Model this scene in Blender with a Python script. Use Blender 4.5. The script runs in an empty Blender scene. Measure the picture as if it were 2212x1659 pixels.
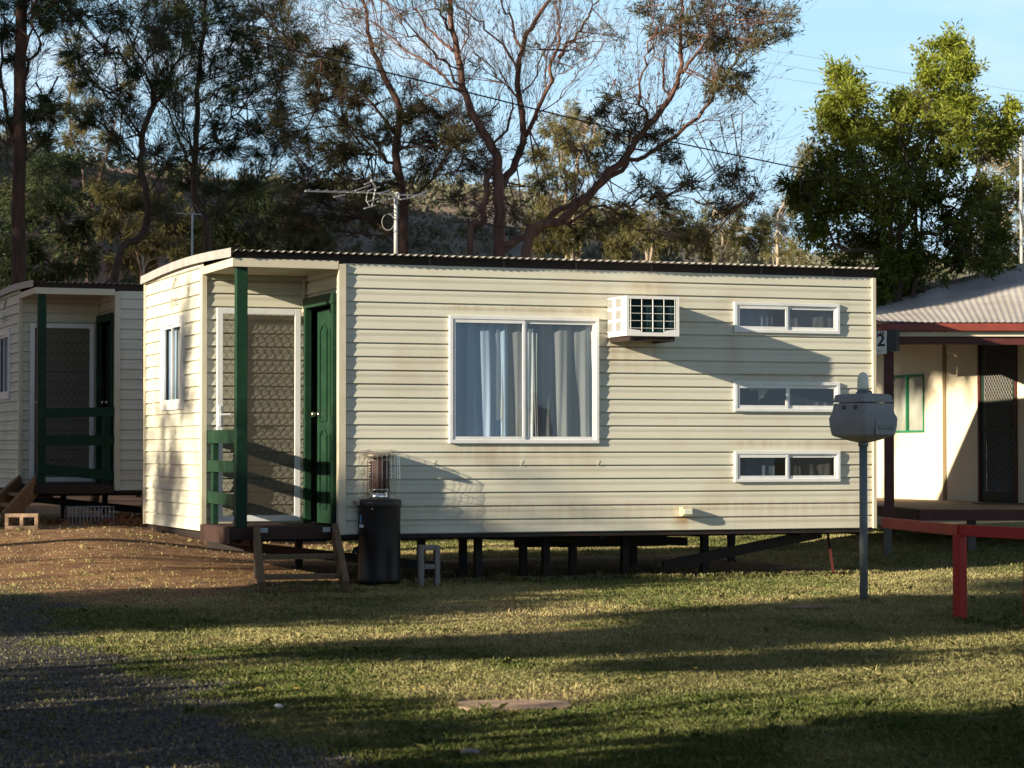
import bpy, math, random
import numpy as np
from math import sin, cos, radians, pi, sqrt, atan2
from mathutils import Vector, Matrix
random.seed(7); rng = np.random.default_rng(11)
SC = bpy.context.scene
COL = SC.collection
# ------------------------------------------------------------------ camera maths
F = 5300.0; H = 1.28; AL = math.atan(140.5 / F)
TH = radians(20.3); CT, ST = cos(TH), sin(TH)
DA = 22.7; XA = (505 - 1106) / F * DA
def ray(px, py):
    a = (px - 1106) / F; b = (829.5 - py) / F
    return (a, cos(AL) - b * sin(AL), sin(AL) + b * cos(AL))
def at(px, py, Y):
    r = ray(px, py); t = Y / r[1]
    return Vector((r[0] * t, Y, H + r[2] * t))
def gr(px, py, z0=0.0):
    r = ray(px, py); t = (z0 - H) / r[2]
    return Vector((r[0] * t, r[1] * t, z0))
def w2c(p):      # world -> first cabin's own frame
    x, y = p[0] - XA, p[1] - DA
    return Vector((CT * x + ST * y, -ST * x + CT * y, p[2]))
SD = (0.826, 0.563)          # horizontal travel direction of the sunlight
def sq(s, q): return (SD[0] * s - SD[1] * q, SD[1] * s + SD[0] * q)
# ------------------------------------------------------------------ noise
def _h(i, j, seed):
    n = (i.astype(np.int64) * 374761393 + j.astype(np.int64) * 668265263 + seed * 974711) & 0x7fffffff
    n = ((n ^ (n >> 13)) * 1274126177) & 0x7fffffff
    return ((n ^ (n >> 16)) & 0xffff) / 65535.0
def vnoise(x, y, seed=0):
    x = np.asarray(x, float); y = np.asarray(y, float)
    i = np.floor(x); j = np.floor(y); u = x - i; v = y - j
    u = u * u * (3 - 2 * u); v = v * v * (3 - 2 * v)
    return (_h(i, j, seed) * (1 - u) + _h(i + 1, j, seed) * u) * (1 - v) + (_h(i, j + 1, seed) * (1 - u) + _h(i + 1, j + 1, seed) * u) * v
def fbm(x, y, seed=0, o=4):
    s = 0; a = .5
    for k in range(o):
        s = s + a * vnoise(np.asarray(x) * 2 ** k, np.asarray(y) * 2 ** k, seed + k); a *= .5
    return s / (1 - .5 ** o)
def sm(t):
    t = np.clip(t, 0, 1); return t * t * (3 - 2 * t)
def hgt(x, y):
    x = np.asarray(x, float); y = np.asarray(y, float)
    return (.05 * sm((y - 25) / 6) + .28 * sm((-x - 2.6) / 2.4) * sm((y - 23.6) / 5.5) + .12 * sm((x - 3.4) / 1.4) * sm((y - 25) / 2.5)
            + .012 * (fbm(x * .8, y * .8, 5) - .5) * sm((y - 5) / 3))
def hz(x, y): return float(hgt(np.array([x]), np.array([y]))[0])
# ------------------------------------------------------------------ tagging
def tag(o, label=None, cat=None, group=None, kind=None):
    if label: o['label'] = label
    if cat: o['category'] = cat
    if group: o['group'] = group
    if kind: o['kind'] = kind
    return o
def thing(name, label, cat, loc=(0, 0, 0), rz=0, group=None):
    o = bpy.data.objects.new(name, None); COL.objects.link(o)
    o.location = loc; o.rotation_euler = (0, 0, rz); o.empty_display_size = .2
    return tag(o, label, cat, group)
# ------------------------------------------------------------------ mesh builders
def mesh_np(name, V, Fc, mat, parent=None, val=None, smooth=False, vname='val'):
    me = bpy.data.meshes.new(name)
    V = np.ascontiguousarray(V, dtype=np.float32); Fc = np.ascontiguousarray(Fc, dtype=np.int32)
    me.vertices.add(len(V)); me.vertices.foreach_set('co', V.ravel())
    k = Fc.shape[1]
    me.loops.add(Fc.size); me.loops.foreach_set('vertex_index', Fc.ravel())
    me.polygons.add(len(Fc)); me.polygons.foreach_set('loop_start', np.arange(0, Fc.size, k, dtype=np.int32))
    me.update(calc_edges=True)
    if smooth: me.polygons.foreach_set('use_smooth', np.ones(len(Fc), dtype=bool))
    if val is not None:
        val = np.asarray(val, dtype=np.float32)
        if val.ndim == 1: val = np.stack([val, val, val, np.ones_like(val)], 1)
        a = me.color_attributes.new(vname, 'FLOAT_COLOR', 'POINT'); a.data.foreach_set('color', np.ascontiguousarray(val).ravel())
    me.materials.append(mat)
    o = bpy.data.objects.new(name, me); COL.objects.link(o)
    if parent: o.parent = parent
    return o
class Fr:   # wall frame: t runs along the wall, o stands out of it, z up
    def __init__(s, ox, oy, dx, dy, nx, ny): s.v = (ox, oy, dx, dy, nx, ny)
    def __call__(s, t, o, z):
        ox, oy, dx, dy, nx, ny = s.v
        return (ox + dx * t + nx * o, oy + dy * t + ny * o, z)
ID = Fr(0, 0, 1, 0, 0, 1)
class MB:
    def __init__(s): s.v = []; s.f = []
    def add(s, vs, fs):
        n = len(s.v); s.v += [tuple(p) for p in vs]; s.f += [tuple(i + n for i in f) for f in fs]; return s
    def hexa(s, p): return s.add(p, [(0, 3, 2, 1), (4, 5, 6, 7), (0, 1, 5, 4), (1, 2, 6, 5), (2, 3, 7, 6), (3, 0, 4, 7)])
    def box(s, a0, a1, b0, b1, c0, c1, fr=ID):
        return s.hexa([fr(a, b, c) for c in (c0, c1) for a, b in ((a0, b0), (a1, b0), (a1, b1), (a0, b1))])
    def beam(s, p, q, w, h, up=(0, 0, 1)):
        p = Vector(p); q = Vector(q); d = (q - p).normalized(); up = Vector(up)
        sd = d.cross(up)
        if sd.length < 1e-4: sd = d.cross(Vector((1, 0, 0)))
        sd.normalize(); u = sd.cross(d).normalized(); sd = sd * w / 2; u = u * h / 2
        return s.hexa([e + a * sd + b * u for e in (p, q) for a, b in ((-1, -1), (1, -1), (1, 1), (-1, 1))])
    def tube(s, pts, rad, n=8, cap=True):
        pts = [Vector(p) for p in pts]
        if not hasattr(rad, '__len__'): rad = [rad] * len(pts)
        ref = None; base = len(s.v)
        for i, p in enumerate(pts):
            d = (pts[min(i + 1, len(pts) - 1)] - pts[max(i - 1, 0)])
            d = d.normalized() if d.length > 1e-9 else Vector((0, 0, 1))
            if ref is None: ref = Vector((1, 0, 0)) if abs(d.x) < .8 else Vector((0, 1, 0))
            a = (ref - d * ref.dot(d)).normalized(); ref = a; b = d.cross(a)
            for k in range(n):
                t = 2 * pi * k / n; s.v.append(tuple(p + (a * cos(t) + b * sin(t)) * rad[i]))
        for i in range(len(pts) - 1):
            for k in range(n):
                k2 = (k + 1) % n
                s.f.append((base + i * n + k, base + i * n + k2, base + (i + 1) * n + k2, base + (i + 1) * n + k))
        if cap:
            s.f.append(tuple(base + k for k in range(n))[::-1]); e = base + (len(pts) - 1) * n
            s.f.append(tuple(e + k for k in range(n)))
        return s
    def lathe(s, prof, c=(0, 0), n=24):
        b = len(s.v)
        for r, z in prof:
            for k in range(n):
                t = 2 * pi * k / n; s.v.append((c[0] + r * cos(t), c[1] + r * sin(t), z))
        for i in range(len(prof) - 1):
            for k in range(n):
                k2 = (k + 1) % n; s.f.append((b + i * n + k, b + i * n + k2, b + (i + 1) * n + k2, b + (i + 1) * n + k))
        return s
    def build(s, name, mat, parent=None, smooth=False, bevel=0, label=None):
        me = bpy.data.meshes.new(name); me.from_pydata(s.v, [], s.f); me.update()
        if smooth: me.polygons.foreach_set('use_smooth', [True] * len(me.polygons))
        me.materials.append(mat)
        o = bpy.data.objects.new(name, me); COL.objects.link(o)
        if parent: o.parent = parent
        if label: o['label'] = label
        if bevel:
            m = o.modifiers.new('b', 'BEVEL'); m.width = bevel; m.segments = 2; m.limit_method = 'ANGLE'; m.angle_limit = radians(40)
        return o
# ------------------------------------------------------------------ materials
def L(c): return (c[0], c[1], c[2], 1)
def mat(name, c, rough=.6, c2=None, scale=4, stretch=(1, 1, 1), lo=.35, hi=.65, bump=0, bscale=60, metal=0, spec=.4, detail=5, c3=None, scale3=1.2, lo3=.55, hi3=.75):
    m = bpy.data.materials.new(name); m.use_nodes = True; nt = m.node_tree; N = nt.nodes; K = nt.links
    b = N['Principled BSDF']; b.inputs['Roughness'].default_value = rough; b.inputs['Metallic'].default_value = metal
    b.inputs['Specular IOR Level'].default_value = spec
    b.inputs['Base Color'].default_value = L(c)
    tc = N.new('ShaderNodeTexCoord'); mp = N.new('ShaderNodeMapping'); K.new(tc.outputs['Object'], mp.inputs[0]); mp.inputs['Scale'].default_value = stretch
    out = None
    if c2:
        n = N.new('ShaderNodeTexNoise'); n.inputs['Scale'].default_value = scale; n.inputs['Detail'].default_value = detail; K.new(mp.outputs[0], n.inputs['Vector'])
        r = N.new('ShaderNodeMapRange'); r.inputs[1].default_value = lo; r.inputs[2].default_value = hi; K.new(n.outputs[0], r.inputs[0])
        mx = N.new('ShaderNodeMix'); mx.data_type = 'RGBA'; K.new(r.outputs[0], mx.inputs[0]); mx.inputs[6].default_value = L(c); mx.inputs[7].default_value = L(c2); out = mx.outputs[2]
        if c3:
            n3 = N.new('ShaderNodeTexNoise'); n3.inputs['Scale'].default_value = scale3; n3.inputs['Detail'].default_value = 6; K.new(tc.outputs['Object'], n3.inputs['Vector'])
            r3 = N.new('ShaderNodeMapRange'); r3.inputs[1].default_value = lo3; r3.inputs[2].default_value = hi3; K.new(n3.outputs[0], r3.inputs[0])
            m3 = N.new('ShaderNodeMix'); m3.data_type = 'RGBA'; K.new(r3.outputs[0], m3.inputs[0]); K.new(out, m3.inputs[6]); m3.inputs[7].default_value = L(c3); out = m3.outputs[2]
        K.new(out, b.inputs['Base Color'])
    if bump:
        n = N.new('ShaderNodeTexNoise'); n.inputs['Scale'].default_value = bscale; n.inputs['Detail'].default_value = 4; K.new(mp.outputs[0], n.inputs['Vector'])
        bp = N.new('ShaderNodeBump'); bp.inputs['Strength'].default_value = bump; bp.inputs['Distance'].default_value = .02; K.new(n.outputs[0], bp.inputs['Height']); K.new(bp.outputs[0], b.inputs['Normal'])
    return m
def leafmat(name, ca, cb, tr=.3):
    m = bpy.data.materials.new(name); m.use_nodes = True; nt = m.node_tree; N = nt.nodes; K = nt.links
    N.remove(N['Principled BSDF']); out = N['Material Output']
    at_ = N.new('ShaderNodeVertexColor'); at_.layer_name = 'val'
    sp = N.new('ShaderNodeSeparateColor'); K.new(at_.outputs[0], sp.inputs[0])
    mx = N.new('ShaderNodeMix'); mx.data_type = 'RGBA'; K.new(sp.outputs[0], mx.inputs[0]); mx.inputs[6].default_value = L(ca); mx.inputs[7].default_value = L(cb)
    p = N.new('ShaderNodeBsdfPrincipled'); p.inputs['Roughness'].default_value = .55; p.inputs['Specular IOR Level'].default_value = .25; K.new(mx.outputs[2], p.inputs['Base Color'])
    t = N.new('ShaderNodeBsdfTranslucent'); K.new(mx.outputs[2], t.inputs[0])
    s = N.new('ShaderNodeMixShader'); s.inputs[0].default_value = tr; K.new(p.outputs[0], s.inputs[1]); K.new(t.outputs[0], s.inputs[2]); K.new(s.outputs[0], out.inputs[0])
    return m
def glassmat(name, refl=.3, tint=(.8, .85, .88), rough=.03):
    m = bpy.data.materials.new(name); m.use_nodes = True; nt = m.node_tree; N = nt.nodes; K = nt.links
    N.remove(N['Principled BSDF']); out = N['Material Output']
    t = N.new('ShaderNodeBsdfTransparent'); t.inputs[0].default_value = L(tint)
    g = N.new('ShaderNodeBsdfGlossy'); g.inputs['Roughness'].default_value = rough; g.inputs[0].default_value = (.9, .95, 1, 1)
    s = N.new('ShaderNodeMixShader'); s.inputs[0].default_value = refl
    K.new(t.outputs[0], s.inputs[1]); K.new(g.outputs[0], s.inputs[2]); K.new(s.outputs[0], out.inputs[0]); return m
def screenmat(name, c, op):
    m = bpy.data.materials.new(name); m.use_nodes = True; nt = m.node_tree; N = nt.nodes; K = nt.links
    N.remove(N['Principled BSDF']); out = N['Material Output']
    t = N.new('ShaderNodeBsdfTransparent'); g = N.new('ShaderNodeBsdfDiffuse'); g.inputs[0].default_value = L(c)
    s = N.new('ShaderNodeMixShader'); s.inputs[0].default_value = op
    K.new(t.outputs[0], s.inputs[1]); K.new(g.outputs[0], s.inputs[2]); K.new(s.outputs[0], out.inputs[0]); return m
M = {}
M['clad'] = mat('cream_cladding', (.64, .625, .51), .5, (.56, .545, .44), 2.2, (.35, .35, 3), .4, .75, .05, 25, c3=(.50, .43, .31), scale3=1.3, lo3=.54, hi3=.85)
def stains(m, lst, col):
    nt = m.node_tree; N = nt.nodes; K = nt.links; b = N['Principled BSDF']; src = b.inputs['Base Color'].links[0].from_socket
    tc = N.new('ShaderNodeTexCoord'); sx = N.new('ShaderNodeSeparateXYZ'); K.new(tc.outputs['Object'], sx.inputs[0])
    n = N.new('ShaderNodeTexNoise'); mp = N.new('ShaderNodeMapping'); mp.inputs['Scale'].default_value = (9, 9, .9); K.new(tc.outputs['Object'], mp.inputs[0]); n.inputs['Scale'].default_value = 1.5; n.inputs['Detail'].default_value = 6; K.new(mp.outputs[0], n.inputs['Vector'])
    def mth(op, a, c):
        q = N.new('ShaderNodeMath'); q.operation = op; q.use_clamp = op == 'MULTIPLY'
        for i, v in enumerate((a, c)):
            if hasattr(v, 'links') or hasattr(v, 'node'): K.new(v, q.inputs[i])
            else: q.inputs[i].default_value = v
        return q.outputs[0]
    tot = None
    for x0, x1, zt, zb, st in lst:
        def ramp(v, a, c):
            r = N.new('ShaderNodeMapRange'); r.interpolation_type = 'SMOOTHSTEP'; r.inputs[1].default_value = a; r.inputs[2].default_value = c; K.new(v, r.inputs[0]); return r.outputs[0]
        k = mth('MULTIPLY', ramp(sx.outputs[0], x0 - .12, x0 + .06), ramp(sx.outputs[0], x1 + .12, x1 - .06))
        k = mth('MULTIPLY', k, ramp(sx.outputs[2], zb, zt)); k = mth('MULTIPLY', k, ramp(sx.outputs[2], zt + .03, zt)); k = mth('MULTIPLY', k, st)
        tot = k if tot is None else mth('MAXIMUM', tot, k)
    r = N.new('ShaderNodeMapRange'); r.inputs[1].default_value = .3; r.inputs[2].default_value = .62; K.new(n.outputs[0], r.inputs[0])
    f = mth('MULTIPLY', tot, r.outputs[0]); mx = N.new('ShaderNodeMix'); mx.data_type = 'RGBA'; K.new(f, mx.inputs[0]); K.new(src, mx.inputs[6]); mx.inputs[7].default_value = L(col); K.new(mx.outputs[2], b.inputs['Base Color'])
stains(M['clad'], [(3.74, 4.3, 2.36, 1.9, .45), (2.1, 3.65, 2.64, 2.56, .45), (5.1, 6.3, 2.03, 1.95, .35), (5.1, 6.3, 1.35, 1.25, .4), (5.08, 5.16, 2.4, .9, .3), (4.5, 4.62, .61, .45, 1.0), (2.1, 3.65, 1.32, .95, .35), (4.0, 4.3, 2.9, 2.76, .5), (1.0, 6.7, .75, .40, .3)], (.42, .26, .13))
M['trim'] = mat('cream_trim', (.62, .565, .42), .5, (.52, .46, .34), 5, lo=.4, hi=.8)
M['white'] = mat('white_aluminium', (.74, .75, .74), .38, (.62, .61, .57), 6, lo=.5, hi=.8, spec=.5)
M['ceil'] = mat('cream_sheet', (.58, .52, .36), .6, (.48, .42, .29), 4)
M['green'] = mat('green_paint', (.010, .042, .019), .6, (.007, .031, .015), 9, spec=.22, c3=(.018, .052, .028), scale3=6)
M['dkgreen'] = mat('dark_green_paint', (.008, .035, .02), .5, (.006, .026, .016), 8)
M['tin'] = mat('galvanised_sheet', (.52, .50, .46), .45, (.38, .34, .30), 3, metal=.15)
M['cap'] = mat('grey_capping', (.40, .40, .385), .5, (.32, .31, .29), 5)
M['brown'] = mat('dark_brown_timber', (.035, .02, .014), .7, (.02, .012, .009), 7)
M['deck'] = mat('weathered_deck', (.05, .024, .017), .75, (.04, .02, .015), 9, (.3, 3, 3), bump=.3)
M['rust'] = mat('rusty_red_steel', (.07, .028, .02), .75, (.05, .02, .015), 7)
M['steel'] = mat('black_chassis', (.012, .011, .011), .7, (.03, .017, .012), 6)
M['tyre'] = mat('tyre_rubber', (.015, .015, .015), .85)
M['ply'] = mat('step_timber', (.17, .11, .06), .7, (.12, .075, .045), 6, (8, 1, 1), bump=.2)
M['oldply'] = mat('step_timber_orange', (.34, .19, .085), .7, (.24, .13, .06), 6, (6, 1, 1), bump=.2)
M['galv'] = mat('galvanised_steel', (.42, .44, .45), .4, (.33, .34, .35), 9, metal=.5)
M['knob'] = mat('brass_knob', (.75, .65, .45), .2, metal=1)
M['glass'] = glassmat('window_glass', .06)
M['glassdk'] = glassmat('dark_window_glass', .06, (.5, .52, .54))
M['screen'] = screenmat('insect_screen', (.075, .062, .042), .55)
M['curtain'] = mat('blue_white_curtain', (.34, .42, .52), .85, (.28, .36, .45), 3, (1, 1, .2))
M['curtaing'] = mat('grey_curtain', (.24, .235, .22), .85, (.19, .185, .175), 3, (1, 1, .3))
M['curtainw'] = mat('white_curtain_edge', (.78, .76, .70), .8)
M['dark'] = mat('dark_interior', (.02, .019, .018), .9)
M['acw'] = mat('air_conditioner_white', (.80, .79, .76), .4, (.70, .68, .63), 6, lo=.5, hi=.8)
M['acg'] = mat('vent_grey', (.22, .215, .20), .6)
M['fin'] = mat('teal_fins', (.03, .085, .09), .5)
M['lamp'] = mat('yellowed_plastic', (.62, .55, .36), .4, (.5, .42, .26), 20)
M['black'] = mat('black_enamel', (.008, .007, .007), .42, (.02, .015, .014), 8)
M['chrome'] = mat('chrome_steel', (.75, .72, .68), .16, metal=1)
M['dullchrome'] = mat('heat_stained_steel', (.5, .45, .38), .38, (.30, .24, .19), 8, metal=.8)
M['burn'] = mat('burner_gauze', (.05, .022, .017), .65, metal=.1)
M['concrete'] = mat('grey_concrete', (.22, .205, .18), .9, (.25, .23, .21), 12, bump=.4, bscale=90)
M['paver'] = mat('sandy_paver', (.46, .32, .21), .9, (.28, .19, .125), 9, bump=.3, bscale=50)
M['pgrey'] = mat('grey_polymer', (.27, .27, .265), .5, (.235, .235, .23), 5)
M['pdk'] = mat('dark_vent', (.10, .095, .08), .7)
M['ppole'] = mat('grey_painted_pole', (.17, .19, .19), .45, (.13, .15, .15), 10)
M['diff'] = mat('lamp_diffuser', (.75, .76, .60), .35)
M['red'] = mat('red_paint', (.46, .028, .014), .5, (.36, .022, .012), 9, spec=.3)
M['dred'] = mat('dark_red_steel', (.085, .018, .014), .55, (.06, .014, .012), 8)
M['gut'] = mat('red_gutter', (.22, .042, .028), .5, (.17, .036, .025), 6)
M['hwall'] = mat('cream_house_wall', (.76, .68, .50), .7, (.70, .61, .43), 1.5)
M['batten'] = mat('brown_batten', (.22, .16, .08), .7)
M['hroof'] = mat('weathered_roof_iron', (.56, .53, .49), .5, (.45, .41, .37), 2.2, (1, .25, 1), c3=(.27, .22, .18), scale3=2.0, lo3=.58, hi3=.8)
M['hgreen'] = mat('house_window_green', (.02, .17, .08), .5)
M['obs'] = mat('obscured_glass', (.36, .38, .33), .3, (.28, .27, .22), 3)
M['floor'] = mat('verandah_boards', (.33, .21, .11), .8, (.22, .13, .07), 6, (.4, 4, 4))
M['dullwire'] = mat('dull_wire', (.10, .09, .08), .6)
M['sign'] = mat('sign_white', (.72, .72, .70), .5)
M['ink'] = mat('black_lettering', (.02, .02, .025), .6)
M['script'] = mat('faded_grey_lettering', (.42, .41, .36), .6)
M['pole'] = mat('pale_steel_pole', (.50, .50, .47), .5)
M['wire'] = mat('black_cable', (.02, .02, .022), .6)
M['thinwire'] = mat('grey_wire', (.25, .3, .33), .5)
M['alu'] = mat('antenna_aluminium', (.38, .38, .37), .4, metal=.4)
M['litter'] = mat('bleached_plastic', (.7, .7, .7), .5)
M['stick'] = mat('dry_wood', (.34, .24, .15), .85, (.22, .15, .1), 15)
M['stone'] = mat('pale_stone', (.30, .29, .24), .9, (.22, .2, .17), 20)
M['leafy'] = mat('yellow_leaf', (.62, .42, .07), .7)
# ------------------------------------------------------------------ ground
def gravel_edge(y):
    return np.interp(y, [5, 9.85, 12.1, 13.8, 16.5, 20, 24.2, 30], [-.1, -.75, -1.2, -2.0, -2.85, -3.7, -4.7, -6.5])
def zones(x, y):
    n = fbm(x * 1.1, y * .9, 21) - .5; n2 = fbm(x * 4, y * 3, 31) - .5
    g = sm((gravel_edge(y) + n * 1.5 + n2 * .9 - x) / .7 + .5) * sm((23.5 - y) / 3)
    d = sm((-x - 1.2 + n * 2.2 + n2) / 1.4) * sm((y - 18.5 + n * 2.5) / 2.5)
    u = w2c_np(x, y)
    under = sm((u[1] + .1 + n2 * .3) / .35) * sm((4.4 - u[1]) / .4) * sm((u[0] + .4) / .5) * sm((7.0 - u[0]) / .4)
    d = np.maximum(d, under * .85)
    d = np.maximum(d, sm((fbm(x * .55, y * .55, 77) - .60) * 9) * .55)
    dry = np.clip(sm((fbm(x * .7, y * .45, 41) - .40) * 4.2) * .8 + sm((y - 13) / 8) * .30 - .14, 0, 1)
    return g, d * (1 - g), dry
def w2c_np(x, y):
    a = x - XA; b = y - DA
    return CT * a + ST * b, -ST * a + CT * b
xs = np.unique(np.concatenate([np.linspace(-9, 9, 300), np.linspace(-40, 40, 60), np.array([-700, -400, -200, -100, 100, 200, 400, 700])]))
ys = np.unique(np.concatenate([np.linspace(6, 34, 420), np.linspace(34, 70, 40), np.linspace(-40, 6, 24), np.array([-300, -100, 100, 150, 250, 400, 900])]))
X, Y = np.meshgrid(xs, ys); Z = hgt(X, Y)
nx, ny = len(xs), len(ys); idx = np.arange(nx * ny).reshape(ny, nx)
Fq = np.stack([idx[:-1, :-1], idx[:-1, 1:], idx[1:, 1:], idx[1:, :-1]], -1).reshape(-1, 4)
g_, d_, dr_ = zones(X.ravel(), Y.ravel())
gm = bpy.data.materials.new('ground_surface'); gm.use_nodes = True
nt = gm.node_tree; N = nt.nodes; K = nt.links; b = N['Principled BSDF']; b.inputs['Roughness'].default_value = .95; b.inputs['Specular IOR Level'].default_value = .15
vc = N.new('ShaderNodeVertexColor'); vc.layer_name = 'zone'; sp = N.new('ShaderNodeSeparateColor'); K.new(vc.outputs[0], sp.inputs[0])
tc = N.new('ShaderNodeTexCoord')
def nz(scale, detail=6, st=(1, 1, 1)):
    mp = N.new('ShaderNodeMapping'); mp.inputs['Scale'].default_value = st; K.new(tc.outputs['Object'], mp.inputs[0])
    n = N.new('ShaderNodeTexNoise'); n.inputs['Scale'].default_value = scale; n.inputs['Detail'].default_value = detail; K.new(mp.outputs[0], n.inputs['Vector']); return n.outputs[0]
def mixc(f, a, c, rng_=None):
    if rng_:
        r = N.new('ShaderNodeMapRange'); r.inputs[1].default_value, r.inputs[2].default_value = rng_; K.new(f, r.inputs[0]); f = r.outputs[0]
    m = N.new('ShaderNodeMix'); m.data_type = 'RGBA'; K.new(f, m.inputs[0])
    for i, v in ((6, a), (7, c)):
        if isinstance(v, tuple): m.inputs[i].default_value = L(v)
        else: K.new(v, m.inputs[i])
    return m.outputs[2]
lawn = mixc(nz(26), (.095, .105, .038), (.20, .17, .075), (.35, .65))
dryl = mixc(nz(40), (.25, .20, .09), (.36, .285, .14), (.35, .65))
lawn = mixc(sp.outputs[2], lawn, dryl)
dirt = mixc(nz(9), (.24, .125, .06), (.36, .225, .12), (.4, .62)); dirt = mixc(nz(70), dirt, (.14, .075, .045), (.52, .7)); dirt = mixc(nz(1.6), dirt, (.17, .095, .055), (.48, .68))
vor = N.new('ShaderNodeTexVoronoi'); vor.inputs['Scale'].default_value = 62; K.new(tc.outputs['Object'], vor.inputs['Vector'])
sv = N.new('ShaderNodeSeparateColor'); K.new(vor.outputs['Color'], sv.inputs[0])
grv = mixc(sv.outputs[0], (.028, .027, .026), (.11, .10, .09)); grv = mixc(nz(5), grv, (.10, .07, .045), (.5, .75))
col = mixc(sp.outputs[1], lawn, dirt); col = mixc(sp.outputs[0], col, grv); K.new(col, b.inputs['Base Color'])
bp = N.new('ShaderNodeBump'); bp.inputs['Strength'].default_value = .8; bp.inputs['Distance'].default_value = .02; K.new(nz(45, 8), bp.inputs['Height']); K.new(bp.outputs[0], b.inputs['Normal'])
ground = mesh_np('ground', np.stack([X.ravel(), Y.ravel(), Z.ravel()], 1), Fq, gm, val=np.stack([g_, d_, dr_, np.ones_like(g_)], 1), vname='zone', smooth=True)
tag(ground, kind='structure')
# grass blades
def scatter(n, y0, y1, pw=1.6, xoff=1.2):
    u = rng.random(n); a = 1 - pw
    y = (y0 ** a + u * (y1 ** a - y0 ** a)) ** (1 / a)
    hw = .215 * y + xoff
    return (rng.random(n) * 2 - 1) * hw, y
GB = 900000
gx, gy = scatter(GB, 8.8, 36, 1.5)
tc_ = [(2.92, 20.42, .16), (3.305, 18.14, .12), (-.77, 22.6, .16), (-2.2, 21.75, .14), (-1.45, 21.9, .14), (-1.2, 22.35, .26), (3.66, 17.44, .14)]
tx, ty = scatter(420, 9.2, 34, 1.2)
tcx = np.concatenate([tx] + [np.array([a + r * cos(t) for t in np.linspace(0, 6.28, 9)[:-1]]) for a, b_, r in tc_]); tcy = np.concatenate([ty] + [np.array([b_ + r * .9 * sin(t) for t in np.linspace(0, 6.28, 9)[:-1]]) for a, b_, r in tc_])
# a fringe of uncut grass under the front edge of the large cabin
fs = rng.random(260) * 6.6 + .2; fx_ = XA + CT * fs - ST * (.10 + .12 * rng.random(260)); fy_ = DA + ST * fs + CT * (.10 + .12 * rng.random(260))
tcx = np.concatenate([tcx, fx_]); tcy = np.concatenate([tcy, fy_]); NT = len(tcx) * 22
gx = np.concatenate([gx, np.repeat(tcx, 22) + rng.normal(0, .03, NT)]); gy = np.concatenate([gy, np.repeat(tcy, 22) + rng.normal(0, .03, NT)])
tuft = np.concatenate([np.zeros(GB, bool), np.ones(NT, bool)]); GB += NT
zg, zd, zr = zones(gx, gy)
clump = fbm(gx * 7, gy * 7, 91, 3)
keep = rng.random(GB) < np.clip((1 - zg * .96) * (1 - zd * .93) * (.35 + 1.1 * sm((clump - .32) * 3)), 0, 1)
u_ = w2c_np(gx, gy)
keep &= ~((u_[1] > .25) & (u_[1] < 4.3) & (u_[0] > .1) & (u_[0] < 6.6) & (rng.random(GB) < .8))
keep &= ~((np.abs(gx - .01) < .28) & (np.abs(gy - 12.25) < .24))
keep |= tuft & (zg < .6) & (rng.random(GB) < .8)
tuft = tuft[keep]
gx, gy, zg, zd, zr = gx[keep], gy[keep], zg[keep], zd[keep], zr[keep]
n = len(gx); gz = hgt(gx, gy)
dry = np.clip(.14 + zr * .55 + zd * .45 + (rng.random(n) - .5) * .65 + .12 * (fbm(gx * 9, gy * 9, 3) - .5), 0, 1)
big = (rng.random(n) < .003) | (tuft & (rng.random(n) < .7))
hh = (.011 + .017 * rng.random(n)) * (1 + .8 * (fbm(gx * 2.2, gy * 2.2, 8) - .4)) * np.where(big, 2.0, 1)
ww = np.clip(.0004 + gy * .0002, .002, .0075) * (.7 + .6 * rng.random(n))
az = rng.random(n) * 2 * pi; tl = rng.random(n) ** .7 * 1.15
dx, dy = np.cos(az), np.sin(az)
base = np.stack([gx, gy, gz - .003], 1); sdv = np.stack([-dy * ww, dx * ww, np.zeros(n)], 1)
mid = base + np.stack([dx * hh * tl * .3, dy * hh * tl * .3, hh * .6], 1)
tip = base + np.stack([dx * hh * tl, dy * hh * tl, hh * (1.05 - .3 * tl)], 1)
V = np.stack([base - sdv, base + sdv, mid + sdv * .7, tip, mid - sdv * .7], 1).reshape(-1, 3)
Fg = (np.arange(n)[:, None] * 5 + np.arange(5)[None, :])
val = np.repeat(dry, 5)
M['grass'] = leafmat('grass_blades', (.10, .15, .03), (.56, .48, .23), .3)
tag(mesh_np('grass', V, Fg, M['grass'], val=val), 'short patchy green and straw coloured lawn grass', 'grass', kind='stuff')
# gravel stones
ng = 60000
sx, sy = scatter(ng, 8.8, 24, 1.5, .8)
zg, zd, zr = zones(sx, sy); kp = rng.random(ng) < np.clip(zg * 1.0 + zd * .35, 0, 1); sx, sy = sx[kp], sy[kp]; n = len(sx)
r = .004 + .009 * rng.random(n) ** 2
oct_ = np.array([[1, 0, 0], [0, 1, 0], [-1, 0, 0], [0, -1, 0], [0, 0, .7], [0, 0, -.6]], float)
of = np.array([[0, 1, 4], [1, 2, 4], [2, 3, 4], [3, 0, 4], [1, 0, 5], [2, 1, 5], [3, 2, 5], [0, 3, 5]])
jit = 1 + (rng.random((n, 6, 3)) - .5) * .7
a = rng.random(n) * 6.28; ca, sa = np.cos(a)[:, None], np.sin(a)[:, None]
P = oct_[None] * jit * r[:, None, None]
P = np.stack([P[..., 0] * ca - P[..., 1] * sa, P[..., 0] * sa + P[..., 1] * ca, P[..., 2]], -1) + np.stack([sx, sy, hgt(sx, sy) + r * .3], 1)[:, None, :]
Fs = (np.arange(n)[:, None, None] * 6 + of[None]).reshape(-1, 3)
M['pebble'] = leafmat('gravel_stones', (.032, .031, .030), (.20, .18, .155), 0)
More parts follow.
